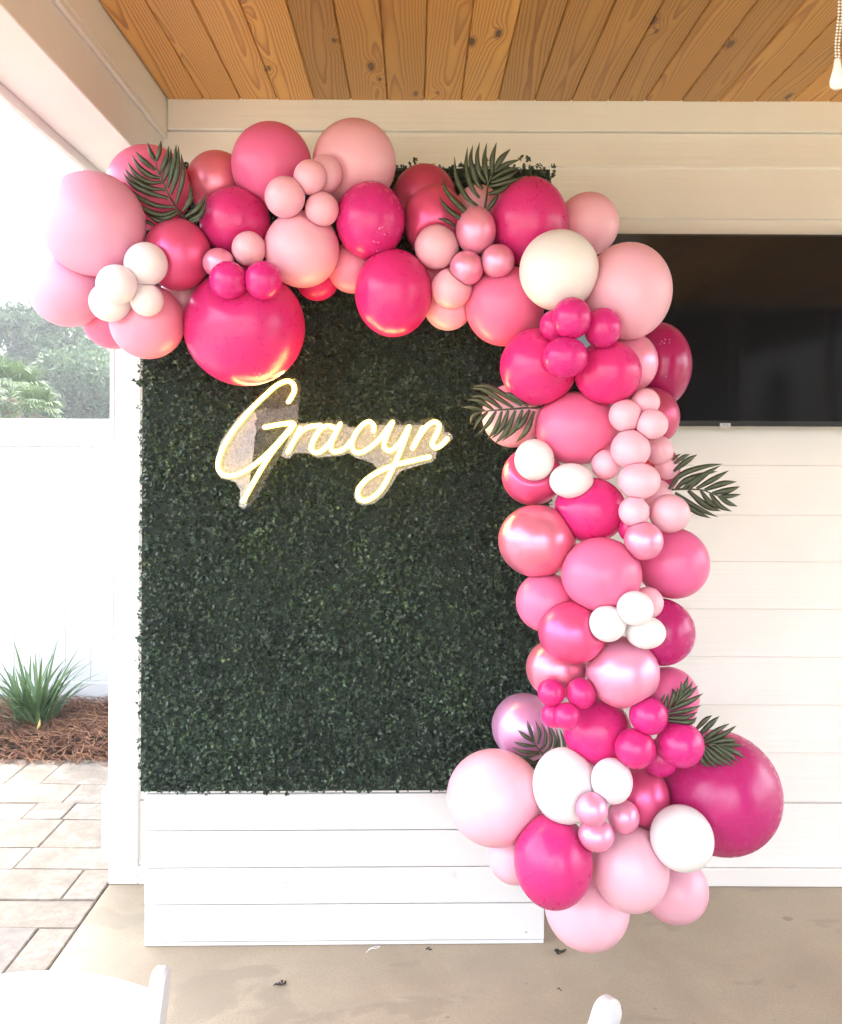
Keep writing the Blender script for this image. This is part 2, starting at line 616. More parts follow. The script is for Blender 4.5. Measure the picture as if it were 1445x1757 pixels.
# beam along the open side
beam = thing('porch_beam', 'white boxed beam along the open left edge of the wooden ceiling', 'beam', (0, 0, 0))
MB().box(-1.075, -0.886, -1.3, WALL_Y - 0.003, 2.458, 2.62, 0.003).build('beam_casing', TRIM_Y, beam)
MB().box(-1.075, -0.870, -1.3, WALL_Y - 0.0035, 2.6205, 2.762, 0.003).build('top_board', TRIM_Y, beam)
MB().box(-0.8855, -0.8705, -1.3, WALL_Y - 0.0045, 2.598, 2.6203, 0.004).build('cove_trim', TRIM_Y, beam)
MB().box(-1.098, -1.0765, -1.3, WALL_Y + 0.1, 2.43, 2.63, 0.003).build('outer_fascia', TRIM_Y, beam)

# rest of the porch, behind the camera
bw = thing('added_return_wall', 'unseen white wall with three dark glass doors, added for the television reflection', 'wall', (0, -1.3, 0))  # wall and doors added behind the camera to darken the television's reflection
MB().box(1.75, 4.3, -0.14, 0.0, 0.0, 2.76).build('wall_core', SIDING, bw)
for gx in (1.86, 2.66, 3.46):
    df = MB()
    df.box(gx, gx + 0.04, 0.001, 0.03, 0.02, 2.72).box(gx + 0.755, gx + 0.795, 0.001, 0.03, 0.02, 2.72).box(gx + 0.0405, gx + 0.7545, 0.001, 0.03, 2.68, 2.72).box(gx + 0.0405, gx + 0.7545, 0.001, 0.03, 0.02, 0.12)
    fr_ = df.build('added_door_frame', BRONZE, bw)
    MB().box(gx + 0.041, gx + 0.754, 0.008, 0.014, 0.121, 2.679).build('added_door_glass', GLASSDARK, fr_)
for (px_, py_, lab_) in ((-1.06, -1.28, 'white square porch post at the front left corner behind the viewer'), (4.05, 1.2, 'white square porch post on the open right side of the porch')):
    p2 = MB().box(px_, px_ + 0.16, py_, py_ + 0.16, 0.001, 2.4575, 0.004).build('porch_post', TRIM)
    tag(p2, lab_, 'post')
fb = MB().box(-0.885, 1.74, -1.29, -1.16, 2.53, 2.734, 0.004).build('front_beam', TRIM)
tag(fb, 'white beam over the front opening of the porch behind the viewer', 'beam')
dr = MB().box(-9, 9, -14, -1.305, -0.2, -0.05).build('bounce_slab', CONC)  # unseen concrete slab added to bounce sunlight into the porch
tag(dr, kind='structure')

# ------------------------------------------------------------------ television
tv = thing('television', 'black flat television on the wall right of the balloons', 'television', (1.06, WALL_Y - 0.0, 0))
TVZ0, TVZ1 = 1.602, 2.256
MB().box(-0.57, 0.57, -0.085, -0.045, TVZ0, TVZ1, 0.004).build('cabinet', BLACKP, tv)
MB().box(-0.30, 0.30, -0.044, -0.012, TVZ0 + 0.1, TVZ1 - 0.15, 0.006).build('wall_bracket', BLACKP, tv)
MB().box(-0.563, 0.563, -0.0875, -0.0855, TVZ0 + 0.017, TVZ1 - 0.007, 0.0008).build('screen', SCREEN, tv)
MB().box(-0.0235, 0.0135, -0.0885, -0.0858, TVZ0 - 0.004, TVZ0 + 0.0095, 0.0008).build('badge', SILVER, tv)
tcv = bpy.data.curves.new('badge_text', 'FONT')
tcv.body = 'TCL'
tcv.size = 0.0085
tcv.extrude = 0.0003
tcv.align_x = 'CENTER'
tcv.space_character = 1.15
tcv.materials.append(BADGETXT)
badge = [o for o in tv.children if o.name.startswith('badge')][0]
_t = bpy.data.objects.new('text', tcv)
COL.objects.link(_t)
tme = bpy.data.meshes.new_from_object(_t)
tme.materials.clear()
tme.materials.append(BADGETXT)
bpy.data.objects.remove(_t)
to = link('lettering', tme, badge)
to.rotation_euler = (R(90), 0, 0)
to.scale = (1.25, 1, 1)
to.location = (-0.005, -0.0889, TVZ0 + 0.0002)

# ------------------------------------------------------------------ ceiling fan with pull chain
fan = thing('ceiling_fan', 'white ceiling fan with bead pull chain hanging at the upper right', 'fan', (0.66, 1.02, 0))
MB().lathe([(0.07, 2.734), (0.075, 2.70), (0.11, 2.69), (0.125, 2.64), (0.11, 2.60), (0.05, 2.585), (0.045, 2.55)], n=28).build('motor_housing', FANM, fan, True)
blade = None
for kk in range(5):
    a = 2 * math.pi * kk / 5 + 0.35
    if blade is None:
        b = MB().box(0.11, 0.60, -0.06, 0.06, -0.003, 0.003, 0.0015).build('blade', FANM, fan)
        blade = b.data
    else:
        b = link('blade', blade, fan)
    b.location = (0, 0, 2.66)
    b.rotation_euler = (R(9), 0, a)
# chain ends at the pixel position of the pull
YC = 1.17
top = P(1437, 100, YC) - Vector(fan.location)
mb = MB()
zt = top.z
zz = 2.552
i = 0
while zz > zt:
    t = (zz - zt) / (2.552 - zt)
    for dx in (-0.0022, 0.0022):
        off = Vector((top.x, top.y, 0)) * (1 - t) ** 0.15 if t < 1 else Vector((0, 0, 0))
        c = Vector((off.x + dx + 0.0006 * math.sin(zz * 90), off.y + 0.001 * math.sin(zz * 70), zz))
        q = 0.0021
        mb.add([c + Vector(d) * q for d in ((1, 0, 0), (0, 1, 0), (-1, 0, 0), (0, -1, 0), (0, 0, 1), (0, 0, -1))],
               [(0, 1, 4), (1, 2, 4), (2, 3, 4), (3, 0, 4), (1, 0, 5), (2, 1, 5), (3, 2, 5), (0, 3, 5)])
    zz -= 0.0043
    i += 1
ch = mb.build('pull_chain', CHAIN, fan, True)
ch['kind'] = 'stuff'
pe = P(1437, 153, YC) - Vector(fan.location)
h = zt - pe.z
MB().lathe([(0.001, h), (0.004, h - 0.001), (0.0052, h * 0.72), (0.0078, h * 0.50), (0.0100, h * 0.27), (0.0095, h * 0.12), (0.0055, h * 0.02), (0.002, 0)], (pe.x, pe.y, pe.z), 20).build('pull_knob', CHAIN, fan, True)
MB().tube([(0, 0, 2.556), (top.x * 0.5, top.y * 0.5, 2.557), (top.x, top.y, 2.552)], 0.004, 8).build('switch_arm', FANM, fan, True)

# ------------------------------------------------------------------ yard: patio, bed, fence
patio = thing('patio', None, None, (0, 0, 0), kind='structure')
MB().box(-7.0, -1.061, -1.30, 4.35, -0.12, -0.014).build('sand_bed', SAND, patio)
rowsY = []
y = 4.12
heights = [0.34, 0.17, 0.17, 0.25, 0.17]
hi = 0
pav_n = 0
pav_stuff = MB()
pmesh = {}
while y > -0.6:
    hgt = [0.165, 0.205, 0.165, 0.245][hi % 4] if hi else 0.30
    hi += 1
    xx = -1.066 + (0 if hi % 2 else 0)
    first = True
    while xx > -3.6:
        w = random.choice([0.165, 0.245, 0.33, 0.40])
        if first:
            w = random.choice([0.12, 0.2, 0.3, 0.38])
            first = False
        x1, x0 = xx, xx - w
        key = (w, hgt)
        if key not in pmesh:
            mb = MB()
            bm = bmesh.new()
            bmesh.ops.create_cube(bm, size=1.0)
            for wv in bm.verts:
                wv.co.x *= w - 0.0025
                wv.co.y *= hgt - 0.0025
                wv.co.z = -0.06 if wv.co.z < 0 else 0.0
            bmesh.ops.bevel(bm, geom=[e for e in bm.edges if e.verts[0].co.z == 0 and e.verts[1].co.z == 0], offset=0.003, segments=2, affect='EDGES')
            me = bpy.data.meshes.new('paver')
            bm.to_mesh(me)
            bm.free()
            me.materials.append(PAVER)
            pmesh[key] = me
        if xx > -3.0 and y > 1.2:
            o = link('paver', pmesh[key], patio, ((x0 + x1) / 2, y - hgt / 2, -0.004 + random.uniform(-0.003, 0.002)))
            o.rotation_euler = (random.uniform(-0.006, 0.006), random.uniform(-0.006, 0.006), random.uniform(-0.006, 0.006))
        else:
            pav_stuff.box(x0 + 0.003, x1 - 0.003, y - hgt + 0.003, y - 0.003, -0.05, -0.005)
        xx -= w
    y -= hgt
ps = pav_stuff.build('outer_pavers', PAVER, patio)
ps['kind'] = 'stuff'


def leaf_mesh(name, pts, faces, tone_face, mat, parent=None, kind=None, smooth=False):
    """numpy leaf cloud with one tone value per face."""
    me = bpy.data.meshes.new(name)
    me.from_pydata(pts.tolist() if hasattr(pts, 'tolist') else pts, [], faces.tolist() if hasattr(faces, 'tolist') else faces)
    at = me.attributes.new('rnd', 'FLOAT', 'FACE')
    at.data.foreach_set('value', np.asarray(tone_face, dtype=np.float32))
    if smooth:
        me.polygons.foreach_set('use_smooth', [True] * len(me.polygons))
    me.materials.append(mat)
    o = link(name, me, parent)
    if kind:
        o['kind'] = kind
    return o


# mulch bed
bedm = MB()
nx, ny = 60, 14
BX0, BX1, BY0, BY1 = -7.0, -1.05, 4.10, 4.97
vs = []
for j in range(ny + 1):
    for i in range(nx + 1):
        X = BX0 + (BX1 - BX0) * i / nx
        Y = BY0 + (BY1 - BY0) * j / ny
        e = min(1, j / 3.0)
        vs.append((X, Y, -0.03 + 0.055 * e + 0.015 * mnoise.noise(Vector((X * 4, Y * 4, 0)))))
bedm.add(vs, [(j * (nx + 1) + i, j * (nx + 1) + i + 1, (j + 1) * (nx + 1) + i + 1, (j + 1) * (nx + 1) + i) for j in range(ny) for i in range(nx)])
bed = bedm.build('mulch_soil', SOIL, None, True)
tag(bed, kind='structure')
N = 9000
bx = rng.uniform(-3.3, -1.0, N)
by = 4.07 + rng.beta(1.1, 1.1, N) * 0.88
bz = -0.02 + 0.055 * np.clip((by - 4.1) / 0.19, 0, 1) + rng.uniform(0.0, 0.035, N)
ang = rng.uniform(0, math.pi, N)
ln = rng.uniform(0.06, 0.17, N)
til = rng.normal(0, 0.14, N)
wd = rng.uniform(0.0014, 0.0028, N)
bend = rng.normal(0, 0.02, N)
pts = np.zeros((N, 6, 3))
dx, dy = np.cos(ang), np.sin(ang)
for q, t in enumerate((-0.5, 0.0, 0.5)):
    cx = bx + dx * ln * t + (-dy) * bend * (1 - 4 * t * t)
    cy = by + dy * ln * t + dx * bend * (1 - 4 * t * t)
    cz = bz + til * ln * t + 0.006 * (1 - 4 * t * t)
    pts[:, q * 2, 0] = cx - dy * wd; pts[:, q * 2, 1] = cy + dx * wd; pts[:, q * 2, 2] = cz
    pts[:, q * 2 + 1, 0] = cx + dy * wd; pts[:, q * 2 + 1, 1] = cy - dx * wd; pts[:, q * 2 + 1, 2] = cz + 0.001
idx = np.arange(N)[:, None] * 6
fc = np.concatenate([idx + np.array([[0, 1, 3, 2]]), idx + np.array([[2, 3, 5, 4]])], 1).reshape(-1, 4)
rv = np.repeat(rng.beta(2, 2.2, N), 2)
straw = leaf_mesh('pine_straw', pts.reshape(-1, 3), fc, rv, STRAW)
tag(straw, 'reddish brown pine straw mulch along the foot of the white fence', 'mulch', kind='stuff')

# fence
FY = 5.0
fence = thing('privacy_fence', 'tall white vinyl privacy fence at the back of the yard', 'fence', (0, FY, 0))
FZ = 1.695
MB().box(-7.0, -1.005, -0.022, 0.022, FZ - 0.165, FZ, 0.006).build('top_rail', VINYL, fence)
MB().box(-7.0, -1.005, -0.022, 0.022, 0.0, 0.14, 0.006).build('bottom_rail', VINYL, fence)
fbm = None
x = -1.085
while x > -6.9:
    if fbm is None:
        o = MB().box(-0.0745, 0.0745, -0.009, 0.009, 0.1405, FZ - 0.1655, 0.003).build('fence_board', VINYL, fence)
        fbm = o.data
    else:
        o = link('fence_board', fbm, fence)
    o.location = (x, 0, 0)
    x -= 0.151
for x in (-2.95, -4.9, -6.85):
    MB().box(x - 0.063, x + 0.063, -0.063, 0.063, 0.0, FZ + 0.05, 0.006).build('fence_post', VINYL, fence)


# strap leaf plants
def strap_plant(loc, n, label, seed, hmax):
    r = random.Random(seed)
    t = thing('strap_leaf_plant', label, 'plant', loc)
    for k in range(n):
        a = r.uniform(0, 2 * math.pi)
        lean = r.uniform(0.05, 1.0) ** 0.9
        L = hmax * r.uniform(0.62, 1.12)
        w = r.uniform(0.008, 0.013)
        base = Vector((r.gauss(0, 0.035), r.gauss(0, 0.03), -0.02))
        pts = []
        th = R(5) + lean * R(30)
        p = base.copy()
        seg = 9
        dirx = Vector((math.cos(a), math.sin(a), 0))
        side = Vector((-math.sin(a), math.cos(a), 0))
        vs = []
        for s in range(seg + 1):
            u = s / seg
            wd = w * (0.75 + 0.6 * u if u < 0.35 else 0.96 * (1 - ((u - 0.35) / 0.65) ** 1.8)) + 0.0004
            fold = Vector((0, 0, 1)) * wd * 0.35
            vs += [p - side * wd, p - dirx * wd * 0.4, p + side * wd]
            th += (lean * R(6.5) + R(1.0)) * (0.4 + u)
            p = p + (dirx * math.sin(th) + Vector((0, 0, 1)) * math.cos(th)) * (L / seg)
        fs = []
        for s in range(seg):
            o = s * 3
            fs += [(o, o + 1, o + 4, o + 3), (o + 1, o + 2, o + 5, o + 4)]
        leaf_mesh('leaf', np.array([v[:] for v in vs]), np.array(fs), np.full(len(fs), r.uniform(0.05, 0.92) if r.random() > 0.015 else 1.0), STRAPLEAF, t, smooth=True)
    return t


sp = P(58, 1256, 4.52)
strap_plant((sp.x, 4.52, 0.02), 95, 'clump of green strap leaves growing in the pine straw by the fence', 3, 0.47)
yl = MB().add([(0, 0, 0), (0.012, 0.004, 0.05), (0.016, 0, 0.085), (0.024, 0.003, 0.05), (0.012, -0.006, 0.05)], [(0, 4, 2, 1), (0, 3, 2, 4)]).build('fallen_leaf', simple('yellow leaf', (0.55, 0.48, 0.16), 0.5), None)
q = P(58, 1268, 4.36)
yl.location = (q.x, 4.36, 0.035)
yl.rotation_euler = (R(-12), R(6), 0)
tag(yl, 'small yellow dead leaf standing at the front of the strap leaf clump', 'leaf')

# tree clouds ------------------------------------------------------
def cloud(centers, radii, n, size, r, aspect=2.2, droop=0.3):
    """random leaf quads in a set of ellipsoid clumps."""
    w = np.array([rr[0] * rr[2] for rr in radii])
    pick = r.choice(len(radii), n, p=w / w.sum())
    C = np.array(centers)[pick]
    RR = np.array(radii)[pick]
    d = r.normal(size=(n, 3))
    d /= np.linalg.norm(d, axis=1)[:, None]
    rad = r.uniform(0.15, 1.0, n) ** 0.45
    p = C + d * RR * rad[:, None]
    u = r.normal(size=(n, 3)); u[:, 2] -= droop
    u /= np.linalg.norm(u, axis=1)[:, None]
    v = np.cross(u, r.normal(size=(n, 3)))
    v /= np.linalg.norm(v, axis=1)[:, None]
    s = size * r.uniform(0.6, 1.4, n)[:, None]
    a = p - u * s
    b = p + v * s / aspect
    c = p + u * s
    e = p - v * s / aspect
    pts = np.stack([a, b, c, e], 1).reshape(-1, 3)
    f = np.arange(n * 4).reshape(-1, 4)
    lum = np.clip(0.45 + 0.25 * d[:, 2] * rad + r.normal(0, 0.22, n), 0, 1)  # random tone, painted lighter on clump tops as if lit from above
    return pts, f, lum


def tree(name, x_px, top_px, Y, width, label, seed, kind='oak', n=6500):
    r = np.random.default_rng(seed)
    rr = random.Random(seed)
    top = P(x_px, top_px, Y)
    H = top.z
    t = thing(name, label, 'tree', (top.x, Y, -0.05), 0, 'trees beyond the fence')
    lean = rr.uniform(-0.2, 0.2)
    tp = [(0, 0, 0), (lean * 0.3, 0, H * 0.3), (lean, 0, H * 0.62), (lean * 1.2, 0, H * 0.93)]
    mb = MB().tube(crom(tp, 5), list(np.linspace(0.16, 0.03, 16)), 9)
    cs, rs = [], []
    if kind == 'pine':
        nl = 26
        for k in range(nl):
            z = H * (0.22 + 0.74 * k / (nl - 1))
            reach = width * 0.5 * (1.08 - 0.78 * (k / (nl - 1)) ** 1.5) * rr.uniform(0.55, 1.1)
            a = rr.uniform(0, 6.28)
            tip = Vector((lean + math.cos(a) * reach, math.sin(a) * reach, z + reach * 0.35))
            mb.tube([(lean * 0.8, 0, z - 0.1), (tip.x * 0.55, tip.y * 0.55, z + reach * 0.1), tip], [0.05, 0.035, 0.012], 6)
            for q in range(5):
                u = 0.45 + 0.6 * q / 4
                cs.append((lean + (tip.x - lean) * u + rr.gauss(0, .1), tip.y * u + rr.gauss(0, .1), z + reach * 0.35 * u + rr.uniform(-.1, .25)))
                s = rr.uniform(0.2, 0.42)
                rs.append((s, s, s * rr.uniform(0.6, 1.25)))
        cs.append((lean * 1.2, 0, H * 0.95)); rs.append((0.22, 0.22, H * 0.05))
        pts, f, lum = cloud(cs, rs, int(n * 2.2), 0.085, r, 5.0, -0.5)
    else:
        nl = 34
        for k in range(nl):
            a = rr.uniform(0, 6.28)
            z = H * rr.uniform(0.2, 0.93)
            env = math.sin(math.pi * min(1, max(0, (z / H - 0.08) / 0.98))) ** 0.5
            reach = width * 0.5 * env * rr.uniform(0.2, 1.0)
            tip = Vector((lean + math.cos(a) * reach, math.sin(a) * reach, z))
            mb.tube([(lean * 0.8, 0, z * 0.72), (lean + (tip.x - lean) * .6, tip.y * .6, z * 0.9), tip], [0.055, 0.03, 0.01], 6)
            for q in range(3):
                cs.append((tip.x + rr.gauss(0, .3), tip.y + rr.gauss(0, .3), tip.z + rr.gauss(0, .28)))
                s = rr.uniform(0.28, 0.6)
                rs.append((s, s, s * rr.uniform(0.6, 1.0)))
        pts, f, lum = cloud(cs, rs, int(n * 2.4), 0.060, r, 2.0, 0.2)
    mb.build('trunk', BARK, t, True)
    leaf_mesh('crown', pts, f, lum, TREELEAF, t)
    return t


tree('broadleaf_tree', -20, 528, 19, 5.0, 'rounded broadleaf tree beyond the fence, farthest left of the trees', 11, 'oak', 9000)
tree('pine_tree', 62, 520, 20, 3.4, 'tallest slim pine beyond the fence, under the lowest pink balloons', 12, 'pine', 8000)
tree('pine_tree', 118, 560, 18.5, 3.6, 'middle pine beyond the fence with ragged side branches', 13, 'pine', 8000)
tree('broadleaf_tree', 178, 600, 18, 3.4, 'bushy tree beyond the fence next to the corner post', 14, 'oak', 8000)
tree('broadleaf_tree', 250, 560, 21, 5.0, 'broad tree beyond the fence hidden behind the corner post', 15, 'oak', 7000)
tree('broadleaf_tree', 95, 640, 17, 4.6, 'low dense broadleaf tree beyond the fence, filling below the pines', 16, 'oak', 9000)
tree('broadleaf_tree', -190, 505, 22, 6.0, 'large broadleaf tree beyond the fence outside the left edge', 17, 'oak', 7000)


def fan_palm(x_px, y_px, Y, rad, label, seed, nf=26):
    rr = random.Random(seed)
    c = P(x_px, y_px, Y)
    t = thing('fan_palm', label, 'palm', (c.x, Y, 0), 0, 'palms beyond the fence')
    MB().tube([(0, 0, -0.05), (0.03, 0, c.z * 0.5), (0, 0, c.z - 0.08)], [0.13, 0.11, 0.10], 10).build('trunk', BARK, t, True)
    for k in range(nf):
        a = rr.uniform(0, 6.28)
        el = rr.uniform(-0.5, 1.35)
        d = Vector((math.cos(a) * math.cos(el), math.sin(a) * math.cos(el), math.sin(el)))
        hub = Vector((0, 0, c.z)) + d * rad * 0.45
        side = d.cross(Vector((0, 0, 1))); side.normalize()
        up = side.cross(d)
        vs, fs = [], []
        nb = 17
        for b in range(nb):
            q = (b / (nb - 1) - 0.5) * R(200)
            bd = d * math.cos(q) + side * math.sin(q)
            L = rad * rr.uniform(0.5, 0.62) * (0.75 + 0.25 * math.cos(q))
            tip = hub + bd * L - Vector((0, 0, L * rr.uniform(0.1, 0.45)))
            mid = hub + bd * L * 0.55 + up * 0.02
            w = rad * 0.022
            sd = bd.cross(up); sd.normalize()
            o = len(vs)
            vs += [hub, mid - sd * w, mid + sd * w, tip]
            fs += [(o, o + 2, o + 1), (o + 1, o + 2, o + 3)]
        o = len(vs)
        vs += [Vector((0, 0, c.z)) - side * 0.01, Vector((0, 0, c.z)) + side * 0.01, hub]
        fs.append((o, o + 1, o + 2))
        leaf_mesh('fan_leaf', [v[:] for v in vs], fs, np.full(len(fs), rr.uniform(0.1, 0.95)), PALMLEAF, t)
    return t


fan_palm(20, 678, 10.5, 0.62, 'taller fan palm rising over the fence at the left edge', 5)
fan_palm(60, 706, 10.0, 0.42, 'lower fan palm just peeking over the fence right of the taller one', 6)
fan_palm(-45, 690, 11.0, 0.55, 'fan palm over the fence beyond the left edge of the view', 8)

# ------------------------------------------------------------------ backdrop panel
pa = P(247, 1627, 2.561)
PANEL_RZ = R(1.15)
PANEL = Vector((pa.x, 2.561, 0))
panel = thing('backdrop_panel', 'white plank backdrop panel covered in boxwood greenery above its base', 'backdrop', PANEL, PANEL_RZ)
PWID = 1.221
HB, HT = 0.488, 2.375


def pz(y):
    return CAMZ - (y - 775.0) * 2.573 / F


ys = [1362, 1425.5, 1489, 1552, 1615.5]
for i in range(4):
    off = random.uniform(-0.001, 0.001)
    MB().box(random.uniform(0, 0.002), PWID - random.uniform(0, 0.002), off, 0.018, pz(ys[i + 1]) + 0.0015, pz(ys[i]) - 0.0015, 0.0016).build('plank', PLANKM, panel)
MB().box(0.001, PWID - 0.001, 0.001, 0.018, 0.001, pz(ys[4]) - 0.0011, 0.0015).build('bottom_plank', PLANKM, panel)
MB().box(0.0, PWID, 0.003, 0.018, pz(1362) + 0.001, HB + 0.004, 0.0015).build('top_strip', PLANKM, panel)
MB().box(0.006, PWID - 0.006, 0.0185, 0.032, 0.002, HT - 0.01).build('backing_board', PLANKM, panel)
for xs in (0.05, PWID - 0.10):
    MB().box(xs, xs + 0.04, 0.0325, 0.07, 0.002, HT - 0.05, 0.002).build('stud', PLANKM, panel)
    MB().add([(xs, 0.07, 0.9), (xs + 0.04, 0.07, 0.9), (xs + 0.04, 0.30, 0.003), (xs, 0.30, 0.003), (xs, 0.07, 0.95), (xs + 0.04, 0.07, 0.95), (xs + 0.04, 0.34, 0.003), (xs, 0.34, 0.003)],
             [(0, 1, 2, 3), (4, 7, 6, 5), (0, 4, 5, 1), (3, 2, 6, 7), (0, 3, 7, 4), (1, 5, 6, 2)]).build('brace', PLANKM, panel)
mat_o = MB().box(-0.009, PWID + 0.006, -0.010, -0.0018, HB - 0.011, HT, 0.0).build('greenery_mat', DARKMAT, panel)


def boxwood():
    # sprig tips in a loose grid, each carrying a rosette of small round leaves
    step = 0.0128
    gx, gz = np.meshgrid(np.arange(-0.004, PWID + 0.004, step), np.arange(HB + 0.004, HT + 0.006, step))
    sx = gx.ravel() + rng.normal(0, 0.005, gx.size)
    sz = gz.ravel() + rng.normal(0, 0.005, gx.size)
    sy = -0.022 + rng.normal(0, 0.008, gx.size)
    # low-frequency relief of the mat
    rel = np.array([mnoise.noise(Vector((a * 7, b * 7, 1.3))) for a, b in zip(sx, sz)])
    sy -= rel * 0.012
    tone = np.array([mnoise.noise(Vector((a * 5.5, b * 5.5, 7.7))) for a, b in zip(sx, sz)])
    tone2 = np.array([mnoise.noise(Vector((a * 22, b * 22, 3.1))) for a, b in zip(sx, sz)])
    tl = rng.normal(0, 0.45, sx.size)
    extra = []
    # stray sprigs around the border
    for _ in range(70):
        s = rng.integers(0, 4)
        if s == 0:
            extra.append((rng.uniform(-0.010, 0.002), -0.02 + rng.normal(0, 0.010), rng.uniform(HB, HT)))
        elif s == 1:
            extra.append((rng.uniform(PWID, PWID + 0.02), -0.02, rng.uniform(HB, HT)))
        elif s == 2:
            extra.append((rng.uniform(0.0, PWID), -0.02, HT + rng.uniform(0.0, 0.032)))
        else:
            extra.append((rng.uniform(0.0, PWID * 0.45), -0.02, HB - rng.uniform(0.0, 0.012)))
    for k in range(5):   # one longer stray twig at the left edge
        extra.append((-0.008 - 0.006 * k, -0.02, 1.706 + 0.004 * k))
    ex = np.array(extra)
    sx = np.concatenate([sx, ex[:, 0]]); sy = np.concatenate([sy, ex[:, 1]]); sz = np.concatenate([sz, ex[:, 2]])
    tone = np.concatenate([tone, np.zeros(len(ex))]); tone2 = np.concatenate([tone2, np.zeros(len(ex))])
    S = sx.size
    K = 7
    n = S * K
    cx, cy, cz = np.repeat(sx, K), np.repeat(sy, K), np.repeat(sz, K)
    # leaf direction: outwards with spread
    ang = rng.uniform(0, 2 * math.pi, n)
    spread = rng.uniform(0.25, 1.25, n)
    d = np.stack([np.cos(ang) * np.sin(spread), -np.cos(spread) + rng.normal(0, 0.15, n), np.sin(ang) * np.sin(spread)], 1)
    d /= np.linalg.norm(d, axis=1)[:, None]
    up = rng.normal(size=(n, 3)) * 0.5 + np.array([0, -0.6, 0.5])
    side = np.cross(d, up)
    side /= np.linalg.norm(side, axis=1)[:, None] + 1e-9
    nrm = np.cross(side, d)
    L = rng.uniform(0.0065, 0.0125, n)[:, None]
    W = L * rng.uniform(0.32, 0.46, n)[:, None]
    o = np.stack([cx, cy, cz], 1) + rng.normal(0, 0.002, (n, 3))
    o[:, 1] += np.tile(np.linspace(-0.004, 0.014, K), S)
    curl = rng.uniform(-0.15, 0.35, n)[:, None] * L
    a = o
    b = o + d * L * 0.38 + side * W + nrm * L * 0.12
    c = o + d * L * 0.80 + side * W * 0.75 + nrm * (L * 0.10 - curl * 0.5)
    e = o + d * L * 1.05 - nrm * curl
    f = o + d * L * 0.80 - side * W * 0.75 + nrm * (L * 0.10 - curl * 0.5)
    g = o + d * L * 0.38 - side * W + nrm * L * 0.12
    m1 = o + d * L * 0.45
    pts = np.stack([a, b, c, e, f, g, m1], 1).reshape(-1, 3)
    i = np.arange(n)[:, None] * 7
    fc = np.concatenate([i + np.array([[0, 1, 2, 6]]), i + np.array([[6, 2, 3, 4]]), i + np.array([[0, 6, 4, 5]])], 1).reshape(-1, 4)
    rv = 0.36 + 0.28 * np.repeat(tone, K) + 0.24 * np.repeat(tone2, K) + rng.normal(0, 0.13, n) + 0.30 * (np.repeat(rng.random(S), K) > 0.86)
    rv = np.clip(rv, 0, 1)
    return pts, fc, np.repeat(rv, 3)


pts, fc, rv = boxwood()
box = leaf_mesh('boxwood_foliage', pts, fc, rv, BOXWOOD, mat_o, 'stuff')

